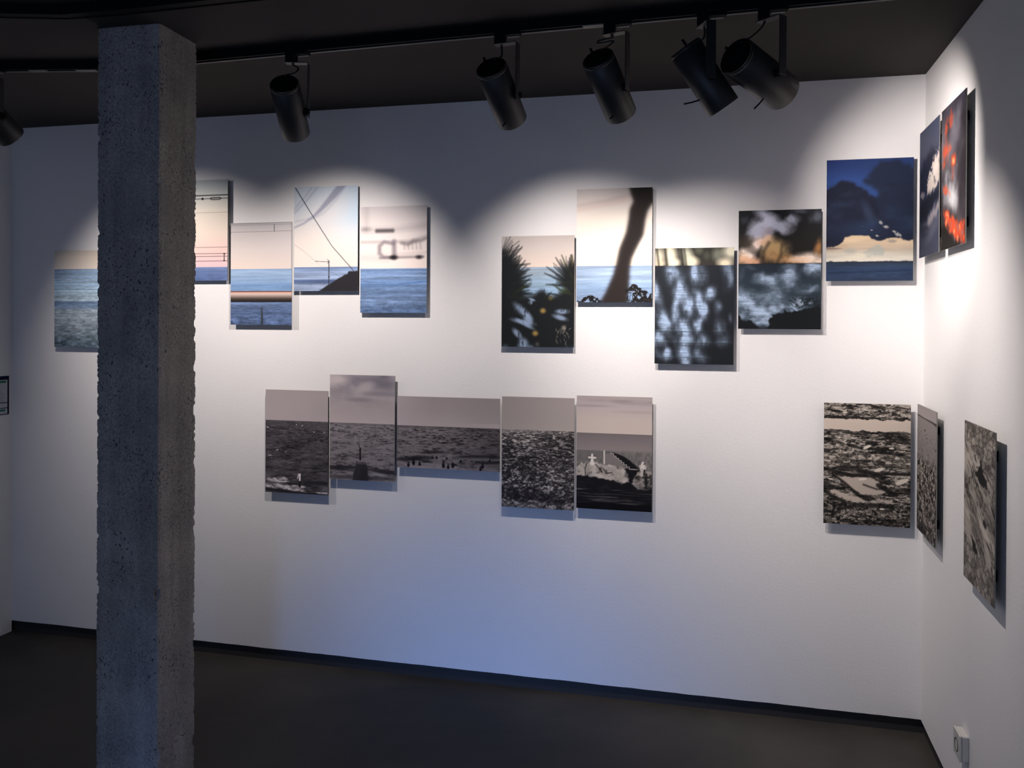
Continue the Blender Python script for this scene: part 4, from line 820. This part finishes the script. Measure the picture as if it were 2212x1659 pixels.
wall_print('print of deep blue storm clouds above a cream horizon, left of the room corner', P_J, 1, .374, 2.320 + dz, gain=.82)
wall_print('print of dark clouds with a white gap, on the right wall next to the corner', P_K, 1, -.045, 2.409 + dz, 'right', gain=.9)
wall_print('print of grey smoke and orange flames on the right wall', P_L, 1, -.415, 2.409 + dz, 'right', gain=.8)
LG = 'black and white prints in the lower row'
wall_print('black and white print of a person in a white shirt standing in surf', P_a, 1, -2.210, 1.307 + dz, group=LG, gain=1.35)
wall_print('black and white print of a person with raised arm above a concrete block', P_b, 1, -1.868, 1.387 + dz, group=LG, gain=1.35)
wall_print('wide black and white print of many bathers in waves', P_c, 1, -1.524, 1.293 + dz, group=LG, wide=True, gain=1.35)
wall_print('black and white print of glittering empty water', P_d, 1, -1.014, 1.305 + dz, group=LG, gain=1.3)
wall_print('black and white print with a stone cross, steps and a seated person', P_e, 1, -.670, 1.318 + dz, group=LG, gain=1.2)
wall_print('black and white print of broken rocks with pale pools, left of the room corner', P_f, 1, .370, 1.316 + dz, group=LG, gain=1.2)
wall_print('black and white print of a pebbly shore with calm sea, right wall beside the corner', P_g, 1, -.037, 1.322 + dz, 'right', group=LG, gain=1.1)
wall_print('black and white print of creased rock strata, furthest from the corner on the right wall', P_h, 1, -.760, 1.338 + dz, 'right', group=LG, gain=1.0)

# ------------------------------------------------------------------ printed notice on the left wall
def P_notice():
    s = Cv(1, 1.0, 200, 40); s.c[:] = hx('c9ccd0')
    s.put('141c3a', ((s.V < .10) | (s.U > .965) | (s.U < .035) | (s.V > .975)).astype(float)); s.put('55606f', s.poly([(.72, .02), (.76, .02), (.76, .09), (.72, .09)]))
    s.put('3d7a5e', s.poly([(.06, .12), (.945, .12), (.945, .18), (.06, .18)])); r = s.rng
    for k in range(14):
        vv = .22 + .028 * k + .02 * (k // 3); s.line([(.07, vv), (r.uniform(.8, .93), vv)], .010, '7d8794', .006, .8)
    s.put('141c3a', s.poly([(0, .68), (1, .68), (1, .70), (0, .70)])); s.line([(.07, .72), (.80, .72)], .010, '7d8794', .006, .8)
    s.put('141c3a', s.poly([(0, .82), (1, .82), (1, .84), (0, .84)])); s.put('3d7a6a', s.poly([(.06, .86), (.93, .86), (.93, .91), (.06, .91)]))
    return s
nt = thing('wall_notice', 'small printed notice with dark blue border and green bars on the left wall', 'notice', (XL, -0.36, 1.372))
Mx = Matrix(((0, 0, 1, 0), (1, 0, 0, 0), (0, 1, 0, 0), (0, 0, 0, 1)))
B('backing_board', M_edge, nt, 0, 0.335, -0.205, 0, 0.0, 0.004, M=Mx)
picture_mesh('print_face', P_notice(), 0.335, 0.205, (Vector((0.0044, 0, 0)), Vector((0, 1, 0)), Vector((0, 0, 1))), nt, M_print, 0.9)

# ------------------------------------------------------------------ wall socket on the right wall
def socket():
    root = thing('wall_socket', 'white surface-mounted power socket low on the right wall', 'socket', (XR, -0.69, 0.29))
    # local: x across (towards the viewer), y up, z out of the wall
    Mx = Matrix(((0, 0, -1, 0), (-1, 0, 0, 0), (0, 1, 0, 0), (0, 0, 0, 1)))
    B('socket_box', M_plastic, root, -.040, .040, -.042, .042, 0.0, .022, bevel=.004, M=Mx)
    B('cover_frame', M_plastic, root, -.041, .041, -.043, .043, .022, .029, bevel=.0028, M=Mx)
    C = Mx @ Matrix.Translation((0, -0.002, .029))
    bm = bmesh.new(); rg = lathe(bm, [(.0225, .0004), (.0215, .0016), (.0195, .0016), (.0185, -.004), (.0180, -.0045)], C, 36); cap(bm, rg[-1]); bmesh.ops.recalc_face_normals(bm, faces=bm.faces)
    obj('socket_well', bm, M_hole, root)
    for sx in (-.0095, .0095):
        bm = bmesh.new(); rg = lathe(bm, [(.0028, -.004), (.0024, -.0035)], C @ Matrix.Translation((sx, 0, 0)), 12); cap(bm, rg[-1]); obj('contact_hole', bm, M_cap, root)
socket()
